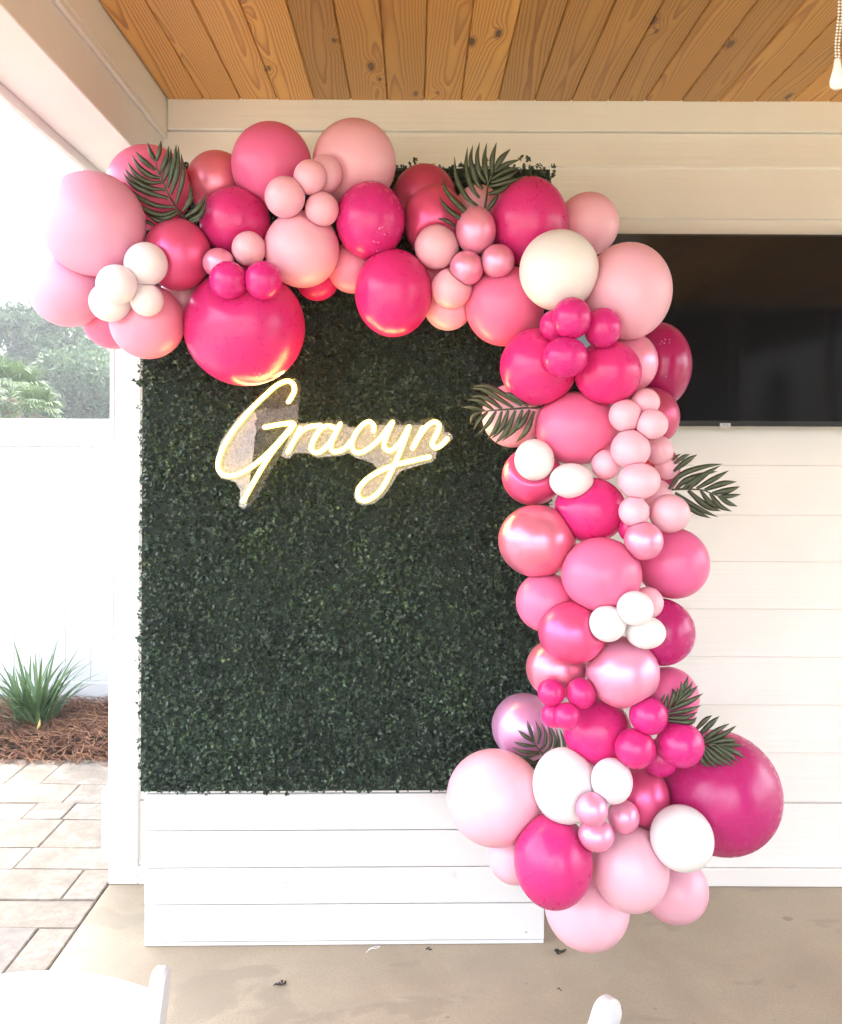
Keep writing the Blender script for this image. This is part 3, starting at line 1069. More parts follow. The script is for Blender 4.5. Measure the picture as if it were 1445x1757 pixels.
# ------------------------------------------------------------------ balloons
# key: (x, y, rx, ry, colour, layer 0 back .. 5 front, label)
B = {
 'A1': (159, 384, 88, 88, 'PL', 3, 'huge pale pink balloon at the outer left end of the arch'),
 'A2': (117, 495, 66, 66, 'PL', 2, 'large pale pink balloon lowest at the far left, over the trees'),
 'A3': (195, 546, 53, 53, 'BP', 1, 'rose pink balloon peeking out under the left end against the trees'),
 'A4': (253, 552, 63, 64, 'PM', 3, 'mid pink balloon hanging over the corner post, left of the biggest magenta one'),
 'A5a': (250.5, 453, 36.5, 37, 'WP', 5, 'upper right balloon of the pearly white cluster at the left end'),
 'A5b': (200, 488, 34, 34, 'WP', 6, 'front balloon of the pearly white cluster at the left end'),
 'A5c': (189, 518, 35, 34, 'WP', 5, 'lower left balloon of the pearly white cluster at the left end'),
 'A5d': (252, 515, 28, 28, 'WP', 5, 'smallest lower right balloon of the pearly white cluster at the left end'),
 'A6': (256, 322, 71, 71, 'BP', 1, 'large rose pink balloon behind the palm leaf below the beam corner'),
 'A7': (305, 437, 57, 61, 'PR', 3, 'pearl raspberry balloon just below the left palm leaf'),
 'A8': (373, 314, 53, 54, 'PK', 0, 'shaded pearl pink balloon behind, between the left palm leaf and the tall rose one'),
 'A9': (403.5, 381, 60, 58, 'HM', 3, 'deep magenta balloon right of the left palm leaf'),
 'A10': (466.5, 284, 68.5, 72, 'BD', 1, 'tall rose balloon at the top left of the arch beside the small coral cluster'),
 'A11': (427, 427, 29, 30, 'LP', 6, 'small pale pink balloon perched above the two small magenta ones'),
 'A12': (375, 451, 27, 25, 'PP', 5, 'small pearl pink balloon tucked beside the two small magenta ones'),
 'A13': (392, 481, 32.5, 32.5, 'FU', 6, 'small magenta balloon, left of the pair on the biggest magenta balloon'),
 'A14': (452, 481, 32, 33, 'FU', 6, 'small magenta balloon, right of the pair on the biggest magenta balloon'),
 'A15': (420, 561, 103, 101, 'HM', 4, 'biggest magenta balloon of the arch, hanging just above the neon letter G'),
 'A16': (518, 428, 64.5, 65, 'LC', 4, 'large pastel coral pink balloon under the small coral cluster'),
 'A17': (312, 508, 36, 40, 'LP', 1, 'pale pink balloon almost hidden left of the biggest magenta balloon'),
 'B1a': (532, 304, 28, 29.5, 'LC', 6, 'upper balloon of the small coral pink cluster at the top of the arch'),
 'B1b': (558, 299, 29, 33, 'LC', 4, 'hindmost shaded balloon of the small coral pink cluster at the top of the arch'),
 'B1c': (489, 338, 34.5, 35, 'LC', 6, 'left and largest balloon of the small coral pink cluster at the top of the arch'),
 'B1d': (552.5, 359, 29, 29.5, 'LC', 6, 'lowest balloon of the small coral pink cluster at the top of the arch'),
 'B1': (608, 280, 71.5, 73, 'LC', 1, 'largest coral pink balloon standing highest against the siding'),
 'B2': (635.5, 379, 59, 66, 'FU', 4, 'fuchsia balloon speckled with water drops in the middle of the arch'),
 'B3': (675, 503, 66, 75, 'HR', 4, 'hot pink balloon hanging lowest in the middle of the arch'),
 'B4': (604, 460, 42, 43, 'PM', 2, 'mid pink balloon half hidden left of the lowest hot pink one'),
 'B5': (544, 478, 38, 38, 'HR', 1, 'dark red pink balloon peeking out right of the biggest magenta one'),
 'B6': (728, 337, 54, 54, 'PD', 0, 'shaded dark raspberry balloon at the back under the top edge of the greenery'),
 'B7': (746, 381, 54, 62, 'PR', 2, 'pearl raspberry balloon left of the upper palm leaf'),
 'B7b': (742, 472, 34, 36, 'BP', 1, 'rose balloon glimpsed between the hot pink one and the pearl cluster'),
 'B8a': (749.5, 424, 38, 38, 'LP', 5, 'left pale pink balloon of the pearl cluster under the upper palm leaf'),
 'B8b': (816.5, 396, 34.5, 41.5, 'PP', 5, 'egg shaped pearl pink balloon at the foot of the upper palm leaf'),
 'B8c': (801, 460, 29, 30, 'PP', 6, 'centre balloon of the pearl pink cluster under the upper palm leaf'),
 'B8d': (854, 448, 29, 29, 'PP', 5, 'right pearl pink balloon of the cluster beside the large white balloon'),
 'B8e': (775, 495, 35.5, 34.5, 'LP', 5, 'lowest pale pink balloon of the pearl cluster under the upper palm leaf'),
 'B9': (820, 358, 40, 40, 'LC', 1, 'coral pink balloon glimpsed behind the stems of the upper palm leaf'),
 'B10': (906.5, 381, 67, 76, 'HM', 3, 'big magenta balloon at the top right bend beside the upper palm leaf'),
 'B11': (866, 525, 68, 69, 'BC', 3, 'large rose balloon at the inner bend below the pearl cluster'),
 'B12': (769, 527, 41, 40, 'LC', 2, 'coral balloon half hidden at the underside of the arch'),
 'C1': (959, 464, 67.5, 69, 'W', 5, 'large ivory white balloon at the right bend of the arch'),
 'C2': (1077, 500, 74, 83, 'LC', 3, 'large coral pink balloon overlapping the upper left corner of the television'),
 'C3': (1008.5, 385, 53, 54, 'LC', 1, 'coral pink balloon behind the magenta one at the outer top right bend'),
 'C4a': (981, 546, 33.5, 36, 'FU', 7, 'upper balloon of the small fuchsia cluster under the ivory balloon'),
 'C4b': (951, 559, 25, 27, 'FU', 5, 'partly hidden left balloon of the small fuchsia cluster under the ivory balloon'),
 'C4c': (1034, 563, 31.5, 35, 'FU', 6, 'right balloon of the small fuchsia cluster under the ivory balloon'),
 'C4d': (970, 613, 38.5, 35.5, 'FU', 7, 'lowest and widest balloon of the small fuchsia cluster under the ivory balloon'),
 'C5': (924, 629, 66, 66, 'HR', 4, 'hot pink balloon above the palm leaf at the inner side of the column'),
 'C6': (1043, 639, 57, 55, 'HR', 5, 'hot pink balloon directly below the small fuchsia cluster, near the television'),
 'C7': (1079, 622, 49, 52, 'PP', 2, 'pearl pink balloon wedged between hot pink and deep magenta by the television'),
 'C8': (1129, 627, 55.5, 74, 'DM', 1, 'deep magenta balloon reaching furthest across the television'),
 'C9': (1115, 715, 50, 51, 'PD', 1, 'dusky raspberry balloon at the lower left corner of the television'),
 'C10': (989, 735, 70, 63, 'BC', 4, 'wide rose balloon right of the inner palm leaf'),
 'C11': (880, 713, 53, 55, 'LP', 1, 'pale pink balloon behind the palm leaf beside the end of the neon name'),
 'C12a': (917, 789, 34, 36, 'W', 5, 'left of the two small white balloons under the wide rose balloon'),
 'C12b': (980.5, 825, 37.5, 30.5, 'W', 5, 'right of the two small white balloons under the wide rose balloon'),
 'C13a': (1108, 690, 24, 24, 'LP', 6, 'topmost balloon of the chain of small pale pink balloons below the television'),
 'C13b': (1073, 713, 28, 28, 'LP', 7, 'left balloon of the top three in the chain of small pale pink balloons'),
 'C13c': (1119, 728, 27, 26, 'LP', 7, 'right balloon of the top three in the chain of small pale pink balloons'),
 'C13d': (1082, 771, 33.5, 33.5, 'LP', 7, 'largest upper balloon in the middle of the chain of small pale pink balloons'),
 'C13e': (1131, 773, 24, 25.5, 'LP', 6, 'balloon right of the largest upper one in the small pale pink chain'),
 'C13f': (1040, 797, 25, 26, 'LP', 5, 'small pale pink balloon between a white one and the pale chain'),
 'C13g': (1144, 801, 20, 22, 'LP', 5, 'rightmost balloon of the small pale pink chain, at the right palm leaf'),
 'C13h': (1097, 825, 36, 31, 'LP', 7, 'widest balloon of the small pale pink chain, left of the right palm leaf'),
 'C13i': (1129, 849, 24, 26, 'LP', 5, 'hidden back balloon of the pale pink chain under the right palm leaf stem'),
 'C13j': (1088, 878, 26, 26, 'LP', 7, 'small pale pink balloon at the lower left of the chain'),
 'C13k': (1149, 881, 34.5, 33, 'LP', 7, 'glossy pale pink balloon under the right palm leaf'),
 'C13l': (1104.5, 928, 33, 33, 'PP', 7, 'lowest balloon of the small pale chain, pearl pink'),
 'C13m': (1077, 906, 16, 22, 'HR', 5, 'tiny sliver of a hot pink balloon behind the lower end of the pale chain'),
 'C14': (1133, 806, 33, 42, 'PD', 1, 'dusky raspberry balloon behind the pale chain at the right palm leaf'),
 'D1': (913.6, 817, 52, 50, 'PR', 2, 'pearl raspberry balloon below the left small white one'),
 'D2': (1013, 875, 61, 56, 'HR', 4, 'hot pink balloon under the right small white one, with window reflections'),
 'D3': (922, 928, 67, 62, 'PK', 3, 'shiny pearl pink balloon bulging furthest left halfway down the column'),
 'D4': (1032, 986, 68, 64, 'BC', 5, 'wide rose balloon in the centre of the column above the small white cluster'),
 'D5': (1154.5, 966, 61, 61, 'BD', 2, 'dusky rose balloon at the right side of the column against the siding'),
 'D6': (936.5, 1033, 51, 51, 'BP', 2, 'rose balloon at the left side of the column below the shiny pearl one'),
 'D7': (982, 1085.5, 58, 53, 'PR', 4, 'pearl hot pink balloon with a bright sheen left of the small white cluster'),
 'D8a': (1042.5, 1070, 31, 31, 'W', 7, 'left balloon of the small white cluster on the column'),
 'D8b': (1090, 1044, 31, 30, 'W', 8, 'top balloon of the small white cluster on the column'),
 'D8c': (1108, 1085, 34, 28, 'W', 7, 'lower right balloon of the small white cluster on the column'),
 'D8d': (1112, 1034, 26, 27, 'LP', 6, 'small blush balloon behind the small white cluster on the column'),
 'D9': (1134, 1084, 57, 57, 'FD', 2, 'dark fuchsia balloon right of the small white cluster, against the siding'),
 'D10': (1068.5, 1153, 62, 60, 'PP', 5, 'large pearl pink balloon under the small white cluster'),
 'D11': (955, 1147, 52, 50, 'PK', 3, 'glassy pearl pink balloon at the left of the column above four small hot pink ones'),
 'D12': (1148, 1196, 50, 51, 'BD', 1, 'dusky rose balloon behind the dark palm leaf on the right'),
 'D13a': (946, 1188, 23.5, 23.5, 'HP', 7, 'upper left of the four small hot pink balloons'),
 'D13b': (997, 1190, 25.5, 26, 'HP', 7, 'upper right of the four small hot pink balloons'),
 'D13c': (950, 1227, 21, 22, 'HP', 6, 'lower left of the four small hot pink balloons'),
 'D13d': (973, 1229, 23, 23, 'HP', 7, 'lower right of the four small hot pink balloons'),
 'E1': (1025, 1254, 58, 58, 'HP', 4, 'round hot pink balloon right of the four small ones'),
 'E2': (901, 1247, 57, 56, 'PV', 0, 'lilac pearl balloon at the lower right of the greenery'),
 'E3a': (1113, 1228, 32.5, 32, 'FU', 7, 'top of the three small fuchsia balloons beside the right palm leaves'),
 'E3b': (1090, 1284, 34.5, 33.5, 'HP', 7, 'left of the three small fuchsia balloons beside the right palm leaves'),
 'E3c': (1167, 1277, 40.5, 38.5, 'FU', 7, 'largest and rightmost of the three small fuchsia balloons beside the palm leaves'),
 'E3d': (1132, 1300, 30, 32, 'FU', 5, 'fuchsia balloon mostly hidden behind the three small fuchsia ones'),
 'E4': (1234, 1359, 102, 102, 'FD', 3, 'huge dark fuchsia balloon at the right foot of the column'),
 'E5': (849.5, 1368, 83, 79, 'LP', 3, 'huge pale pink balloon in front of the lower corner of the greenery'),
 'E6': (969.5, 1348, 55, 63, 'W', 6.5, 'tall white balloon at the foot of the column'),
 'E7': (1050, 1340, 35, 38, 'WP', 7, 'small blush white balloon touching the tall white balloon'),
 'E8a': (1016, 1389, 27, 28, 'PP', 8, 'left of the three small pearl pink balloons at the foot of the column'),
 'E8b': (1070, 1401, 27, 28, 'PP', 7, 'right of the three small pearl pink balloons at the foot of the column'),
 'E8c': (1023, 1433, 31, 26.5, 'PP', 7, 'lowest of the three small pearl pink balloons at the foot of the column'),
 'E9': (1102, 1367, 46, 51, 'PR', 4, 'pearl raspberry balloon between the small pearl ones and the huge dark fuchsia one'),
 'E10': (949, 1477, 67, 77, 'HM', 5, 'magenta balloon over the right end of the white planks'),
 'E11': (1081, 1488, 65, 72, 'LP', 5, 'large pale pink balloon in the centre of the lowest bunch'),
 'E12': (1170, 1438, 53, 54, 'W', 6, 'round white balloon in front of the huge dark fuchsia one'),
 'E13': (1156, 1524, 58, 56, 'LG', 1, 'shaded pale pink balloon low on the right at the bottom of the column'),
 'E14': (1007, 1555, 72, 69, 'LP', 2, 'lowest pale pink balloon resting beside the end of the white planks'),
 'E15': (884, 1468, 47, 46, 'LP', 1, 'pale pink balloon against the white planks left of the lower magenta one'),
 'E16': (1113, 1424, 32, 34, 'HM', 2, 'magenta balloon glimpsed above the central pale pink one of the lowest bunch'),
}
BCOL = {
 # name: (colour, roughness, metallic)
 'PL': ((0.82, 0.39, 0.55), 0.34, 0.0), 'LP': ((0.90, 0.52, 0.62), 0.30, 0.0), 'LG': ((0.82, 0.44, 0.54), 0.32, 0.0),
 'LC': ((0.90, 0.50, 0.62), 0.32, 0.0), 'PM': ((0.88, 0.33, 0.48), 0.32, 0.0), 'BP': ((0.86, 0.18, 0.36), 0.32, 0.0),
 'BC': ((0.87, 0.18, 0.36), 0.34, 0.0), 'BD': ((0.80, 0.15, 0.35), 0.34, 0.0),
 'HP': ((0.72, 0.024, 0.21), 0.28, 0.0), 'HR': ((0.74, 0.026, 0.21), 0.28, 0.0), 'HM': ((0.67, 0.026, 0.20), 0.28, 0.0),
 'FU': ((0.70, 0.022, 0.23), 0.27, 0.0), 'FD': ((0.50, 0.016, 0.16), 0.27, 0.0), 'DM': ((0.42, 0.006, 0.11), 0.24, 0.0),  # DM: deep magenta, with part of the shade kept in its colour
 'W': ((0.88, 0.86, 0.85), 0.33, 0.0), 'WP': ((0.88, 0.81, 0.84), 0.33, 0.0),
 'PP': ((0.88, 0.34, 0.51), 0.36, 0.45), 'PR': ((0.80, 0.11, 0.28), 0.34, 0.5), 'PK': ((0.84, 0.24, 0.36), 0.30, 0.55),
 'PD': ((0.55, 0.07, 0.17), 0.36, 0.4), 'PV': ((0.72, 0.35, 0.60), 0.32, 0.5),
}
BM = {}
for key, (c, ro, me_) in BCOL.items():
    m = Mat('balloon latex ' + key, ro, 0.5, c, me_)
    n = m.noise(m.coords('Object'), 9, 3)
    m.color(m.ramp(n, [(0.3, tuple(v * 0.94 for v in c)), (0.7, tuple(min(1, v * 1.03) for v in c))]))
    fine = m.noise(m.coords('Object'), 45, 3)
    m.rough(m.math('ADD', m.math('MULTIPLY', m.math('SUBTRACT', fine, 0.5), 0.05), ro))
    if me_ == 0:
        # thin latex skin: part of the light passes through it
        tl = m.n.new('ShaderNodeBsdfTranslucent')
        tl.inputs['Color'].default_value = (*[min(1.0, v * 1.05 + 0.02) for v in c], 1)
        mx = m.n.new('ShaderNodeMixShader')
        mx.inputs[0].default_value = 0.13
        m.l.new(m.b.outputs[0], mx.inputs[1])
        m.l.new(tl.outputs[0], mx.inputs[2])
        m.l.new(mx.outputs[0], m.n['Material Output'].inputs['Surface'])
    BM[key] = m.m

keys = list(B)
nb = len(keys)
arr = np.array([B[k][:4] for k in keys], float)
lay = np.array([B[k][5] for k in keys], float)
ax = (arr[:, 0] - PX) / F
bz_ = -(arr[:, 1] - PY) / F
axr = ax * math.cos(ROLL) - bz_ * math.sin(ROLL)
bzr = ax * math.sin(ROLL) + bz_ * math.cos(ROLL)
rpx = np.sqrt(arr[:, 2] * arr[:, 3])
onpanel = (arr[:, 0] - arr[:, 2] * 0.6 < 925) & (arr[:, 0] + arr[:, 2] * 0.6 > 250)
onTV = (arr[:, 0] > 1000) & (arr[:, 1] > 380) & (arr[:, 1] < 740)
prior = 2.40 - 0.045 * lay
prior[~onpanel] += 0.02
Yb = prior.copy()
for i, k in enumerate(keys):
    if k == 'D5': Yb[i] = prior[i] = 2.36
    if k == 'E2': Yb[i] = prior[i] = 2.44
    if k == 'E14': Yb[i] = prior[i] = 2.33
    if k == 'E13': Yb[i] = prior[i] = 2.32
orderkey = lay + 1e-3 * np.arange(nb)
for it in range(500):
    Xc, Zc = axr * Yb, bzr * Yb
    rad = rpx / F * Yb
    push = np.zeros(nb)
    dxy2 = (Xc[:, None] - Xc[None]) ** 2 + (Zc[:, None] - Zc[None]) ** 2
    ssum = (rad[:, None] + rad[None]) * 0.93
    need = np.sqrt(np.maximum(ssum ** 2 - dxy2, 0))
    dYm = Yb[None] - Yb[:, None]      # >0: j is behind i
    front = orderkey[:, None] > orderkey[None]   # i in front of j
    want = np.where(front, need - dYm, 0)
    want = np.where(front & (need > 0), np.maximum(want, 0), 0)
    # same layer: whichever way is nearer, i.e. use current order
    push -= want.sum(1) * 0.10
    push += want.sum(0) * 0.10
    # cohesion: every balloon is drawn back until it touches its nearest overlapping neighbours
    over2 = (dxy2 < (ssum * 0.98) ** 2) & ~np.eye(nb, dtype=bool)
    gap = np.where(over2, np.abs(dYm) - need, 9.0)
    pull = np.zeros(nb)
    order = np.argsort(gap, axis=1)
    for c_ in range(2):
        j_ = order[:, c_]
        g_ = gap[np.arange(nb), j_]
        s_ = np.sign(dYm[np.arange(nb), j_])
        pull += np.where((g_ > 0.0) & (g_ < 5), g_ * s_, 0.0) * (0.45 if c_ == 0 else 0.22)
    Yb = Yb + push * 0.6 + pull + (prior - Yb) * 0.010
    rad = rpx / F * Yb
    lim = np.where(onpanel, 2.535, np.where(onTV, 2.85, 2.915)) - rad * 0.93
    Yb = np.minimum(Yb, lim)
    Yb = np.maximum(Yb, 1.75)
    zlim = (CAMZ - 0.004)
    # keep on or above the floor
    bot = CAMZ + bzr * Yb - arr[:, 3] / F * Yb
    Yb = np.where(bot < 0.002, Yb - 0.01, Yb)
Yb[keys.index('D5')], Yb[keys.index('C13k')], Yb[keys.index('E2')] = 2.20, 2.12, 2.40
BY = {k: Yb[i] for i, k in enumerate(keys)}
BR = {k: rpx[i] / F * Yb[i] for i, k in enumerate(keys)}
cent = np.stack([axr * Yb, Yb, CAMZ + bzr * Yb], 1)
rad3 = np.stack([arr[:, 2] / F * Yb, rpx / F * Yb, arr[:, 3] / F * Yb], 1)

# unit balloon: uv sphere with a short neck towards +Y
NU, NV = 56, 32
ubase = []
for j in range(NV + 1):
    th = math.pi * j / NV       # 0 at -Y (towards the viewer), pi at the neck
    r_, y_ = math.sin(th), -math.cos(th)
    if th > math.pi * 0.6:      # gently tapered tail
        s = (th - math.pi * 0.6) / (math.pi * 0.4)
        r_ *= 1 - 0.22 * s * s
        y_ += 0.10 * s * s
    if j == NV:
        r_ = 0.05
        y_ += 0.05
    if j == 0:
        r_ = 0.0
    for i in range(NU):
        a = 2 * math.pi * i / NU
        ubase.append((r_ * math.cos(a), y_, r_ * math.sin(a)))
ufaces = []
for j in range(NV):
    for i in range(NU):
        i2 = (i + 1) % NU
        ufaces.append((j * NU + i, j * NU + i2, (j + 1) * NU + i2, (j + 1) * NU + i))
# rolled lip of the knot
for s, (rr_, yy_) in enumerate(((0.035, 1.22), (0.09, 1.27), (0.075, 1.30))):
    for i in range(NU):
        a = 2 * math.pi * i / NU
        ubase.append((rr_ * math.cos(a), yy_, rr_ * math.sin(a)))
    for i in range(NU):
        i2 = (i + 1) % NU
        ufaces.append(((NV + s) * NU + i, (NV + s) * NU + i2, (NV + s + 1) * NU + i2, (NV + s + 1) * NU + i))
ubase = np.array(ubase)


def ell(i, d):
    return 1.0 / np.sqrt(((d / rad3[i]) ** 2).sum())


BOBJ = {}
for i, k in enumerate(keys):
    x, y, rx, ry, ck, layer, label = B[k]
    # tail axis: away from the viewer and towards the line of sight axis of the bunch
    nxt = cent[[j for j in range(nb) if j != i]]
    dd = np.linalg.norm(nxt - cent[i], axis=1)
    near = nxt[np.argsort(dd)[:8]].mean(0) - cent[i]
    near[1] = abs(near[1]) * 0.3 + 2.5 * np.linalg.norm(near) + 0.02
    tail = Vector(near).normalized()
    q = Vector((0, 1, 0)).rotation_difference(tail)
    M3 = np.array(q.to_matrix())
    v = ubase @ M3.T
    v = v * rad3[i]
    tip = v[NV * NU:]
    # press against neighbours: flatten at the shared contact plane
    for j in range(nb):
        if j == i:
            continue
        dv = cent[j] - cent[i]
        dist = np.linalg.norm(dv)
        n_ = dv / dist
        ri, rj = ell(i, n_), ell(j, n_)
        if dist < ri + rj:
            t = max((dist + ri - rj) / 2, ri * 0.5) - 0.0006
            s = v @ n_
            over = s > t
            v[over] -= np.outer(s[over] - t, n_)
    # stay off the backdrop, the wall and the floor
    ylim = (2.545 if onpanel[i] else (2.855 if onTV[i] else 2.92)) - cent[i][1]
    v[:, 1] = np.minimum(v[:, 1], ylim)
    v[:, 2] = np.maximum(v[:, 2], 0.001 - cent[i][2])
    me = bpy.data.meshes.new('balloon')
    me.from_pydata(v.tolist(), [], ufaces)
    me.polygons.foreach_set('use_smooth', [True] * len(me.polygons))
    me.materials.append(BM[ck])
    o = link('balloon', me, None, cent[i])
    BOBJ[k] = o
    tag(o, label, 'balloon', 'balloons of the garland')


# water drops clinging to three of the balloons
DROP = simple('water drop', (0.85, 0.80, 0.85), 0.08, 0.6)
drops = {
 'B2': [(647, 398), (650.5, 393), (652, 391), (668.5, 399), (641, 414), (645, 416), (649.5, 416), (647, 431), (656, 390), (660, 402)],
 'C8': [(1132.5, 590), (1136, 586), (1141.6, 582.5), (1149, 582.5), (1140, 589), (1149, 588), (1142.7, 646)],
 'A15': [(437, 640), (446, 641), (452, 643), (460, 641), (441, 646), (470, 634)],
}
for k, ps_ in drops.items():
    i = keys.index(k)
    mb = MB()
    for q, (px_, py_) in enumerate(ps_):
        d = P(px_, py_, 1.0) - Vector((0, 0, CAMZ))
        # ray / ellipsoid hit, nearest side
        o_ = (np.array([0, 0, CAMZ]) - cent[i]) / rad3[i]
        dn = np.array(d[:]) / rad3[i]
        a_, b_, c_ = dn @ dn, 2 * o_ @ dn, o_ @ o_ - 1
        disc = b_ * b_ - 4 * a_ * c_
        if disc <= 0:
            continue
        t_ = (-b_ - math.sqrt(disc)) / (2 * a_)
        h_ = np.array([0, 0, CAMZ]) + np.array(d[:]) * t_ - cent[i]
        r_ = 0.0011 + 0.0007 * ((q * 7) % 5) / 5
        mb.lathe([(0.0001, -r_), (r_ * .8, -r_ * .6), (r_, 0), (r_ * .8, r_ * .6), (0.0001, r_)], tuple(h_), 8)
    wd = mb.build('water_drops', DROP, BOBJ[k], True)
    wd['kind'] = 'stuff'

# ------------------------------------------------------------------ palm fronds
def frond(off, sc, rachis, leaves, over, label, width=0.0105, dback=0.05, dy=0.0):
    Y0 = min(BY[k] - BR[k] for k in over) - 0.012 + dy

    def T(p, d=0.0):
        return P(off[0] + p[0] / sc, off[1] + p[1] / sc, Y0 + d)
    b0 = T(rachis[0], dback)
    t = thing('palm_frond', label, 'palm leaf', b0, 0, 'artificial palm leaves in the garland')
    rp = [T(p, dback * max(0, 1 - 2.2 * i / len(rachis)) - 0.004) - b0 for i, p in enumerate(rachis)]
    cr = crom(rp, 5)
    MB().tube(cr, list(np.linspace(0.0034, 0.0014, len(cr))), 7).build('stem', FROND, t, True)
    for li, lf in enumerate(leaves):
        lf = list(lf)
        n0 = len(lf)
        if n0 == 2:
            a, c = lf
            lf = [a, ((a[0] + c[0]) / 2, (a[1] + c[1]) / 2), c]
            n0 = 3
        rr = random.Random(li * 13 + int(off[0]))
        pts3 = []
        for q, p in enumerate(reversed(lf)):      # base to tip
            u = q / (n0 - 1)
            pts3.append(T(p, -0.010 * math.sin(u * math.pi) + rr.uniform(-0.004, 0.012) * u) - b0)
        cur = crom(pts3, 6 if n0 == 3 else 4)
        m = len(cur)
        L = sum((cur[i + 1] - cur[i]).length for i in range(m - 1))
        W = min(width * 0.66, L * 0.10) * rr.uniform(0.88, 1.1)
        vs, fs = [], []
        for s, p in enumerate(cur):
            u = s / (m - 1)
            tg = (cur[min(s + 1, m - 1)] - cur[max(s - 1, 0)]).normalized()
            sd = tg.cross(Vector((0, 1, 0)))
            sd = (sd + Vector((0, rr.uniform(-0.12, 0.12), 0))).normalized()
            w = W * (0.45 + 0.55 * min(1, u / 0.35)) * (1.0 if u < 0.45 else max(0.0, 1 - ((u - 0.45) / 0.55) ** 1.6)) + 0.0002
            vs += [p - sd * w + Vector((0, 0.35 * w, 0)), p - Vector((0, 0.0008, 0)), p + sd * w + Vector((0, 0.35 * w, 0)), p + Vector((0, 0.0006, 0))]
        for s in range(m - 1):
            o = s * 4
            fs += [(o, o + 1, o + 5, o + 4), (o + 1, o + 2, o + 6, o + 5), (o + 2, o + 3, o + 7, o + 6), (o + 3, o, o + 4, o + 7)]
        MB().add(vs, fs).build('leaflet', FROND, t, True)
    return t


frond((200, 235), 8.5, [(1020, 1190), (900, 1080), (830, 960), (760, 850), (680, 660), (610, 510), (580, 420), (572, 330)],
      [[(265, 200), (400, 350), (570, 480)], [(220, 255), (330, 440), (480, 555), (630, 600)], [(160, 360), (260, 520), (450, 650), (670, 660)],
       [(120, 455), (220, 590), (450, 730), (710, 770)], [(95, 525), (230, 690), (470, 810), (750, 890)], [(95, 655), (250, 830), (550, 990), (830, 1020)],
       [(225, 860), (370, 1030), (650, 1130), (870, 1065)], [(340, 1060), (560, 1170), (740, 1170), (890, 1110)], [(380, 1185), (460, 1240), (560, 1290)], [(400, 1090), (560, 1200), (700, 1230)],
       [(445, 75), (500, 230), (570, 350)], [(650, 45), (620, 200), (580, 350)],
       [(765, 125), (710, 330), (630, 540)], [(795, 165), (760, 420), (680, 640)], [(870, 105), (830, 400), (740, 740)], [(905, 125), (880, 500), (790, 830)],
       [(940, 235), (965, 560), (870, 970)], [(1075, 670), (1070, 900), (960, 1085)], [(1325, 820), (1180, 1030), (1010, 1160)], [(1320, 890), (1230, 1120), (1060, 1210)], [(1290, 1000), (1200, 1180), (1080, 1240)]],
      ['A6'], 'dark palm leaf at the upper left end of the arch below the beam', 0.0115)
frond((740, 230), 7.225, [(660, 950), (690, 760), (705, 620), (760, 490), (800, 440)],
      [[(290, 270), (310, 520), (430, 770), (580, 890)], [(450, 155), (435, 400), (500, 650), (600, 790)], [(515, 135), (490, 330), (560, 580), (640, 680)],
       [(600, 100), (570, 280), (600, 480), (680, 600)], [(690, 100), (660, 300), (680, 470), (700, 580)], [(810, 100), (760, 300), (760, 500)],
       [(985, 180), (870, 300), (780, 460)], [(1110, 310), (930, 370), (790, 470)], [(1105, 415), (930, 450), (740, 560)], [(1070, 455), (920, 540), (740, 600)],
       [(1140, 530), (950, 590), (720, 650)], [(1000, 600), (860, 690), (710, 740)], [(850, 720), (780, 830), (690, 950)],
       [(140, 540), (200, 720), (420, 950), (520, 1010)], [(100, 765), (180, 900), (345, 1030), (450, 1080)], [(70, 1045), (190, 1070), (300, 1150)]],
      ['B9', 'B7'], 'green palm leaf fanning out at the top of the arch over the greenery edge', 0.0115)
frond((785, 640), 9.03, [(1290, 520), (1200, 540), (1000, 545), (750, 565), (550, 580), (440, 590), (370, 590)],
      [[(230, 200), (450, 200), (650, 290), (1000, 500)], [(190, 235), (400, 250), (600, 370), (870, 540)], [(190, 365), (370, 360), (530, 430), (690, 560)],
       [(125, 415), (300, 420), (430, 480), (560, 575)], [(75, 525), (230, 530), (430, 585)], [(700, 310), (850, 350), (1100, 520)],
       [(205, 780), (250, 660), (390, 590)], [(250, 890), (350, 720), (470, 600)], [(315, 965), (480, 780), (600, 590)], [(455, 1040), (600, 850), (690, 590)],
       [(520, 1030), (690, 840), (790, 580)], [(570, 1105), (760, 900), (900, 580)], [(690, 1060), (900, 850), (1010, 570)], [(800, 960), (1000, 780), (1120, 570)], [(900, 1090), (1080, 880), (1190, 590)]],
      ['C11'], 'dark palm leaf pointing left between the neon name and the balloon column', 0.0105)
frond((1120, 770), 8.5, [(150, 610), (230, 600), (380, 590), (560, 590), (740, 605), (880, 660), (1000, 700)],
      [[(1025, 220), (750, 262), (420, 380), (240, 590)], [(950, 325), (700, 385), (480, 470), (340, 590)], [(1000, 240), (800, 350), (600, 470), (440, 590)], [(850, 345), (650, 470), (520, 590)],
       [(1115, 315), (900, 440), (640, 580)], [(1230, 480), (1020, 510), (760, 600)], [(1275, 550), (1100, 610), (870, 650)], [(1290, 665), (1130, 690), (960, 700)],
       [(1240, 840), (1110, 790), (960, 690)], [(1155, 915), (980, 830), (840, 650)], [(1100, 890), (860, 800), (700, 610)], [(1000, 910), (780, 830), (520, 610)], [(960, 1000), (650, 860), (330, 640)],
       [(850, 1015), (640, 920), (440, 780)], [(655, 80), (500, 180), (310, 330)], [(550, 80), (450, 120), (320, 220)], [(415, 70), (340, 120), (290, 170)]],
      ['C14', 'C13i'], 'palm leaf pointing right from the column below the television', 0.0118, dy=0.015)
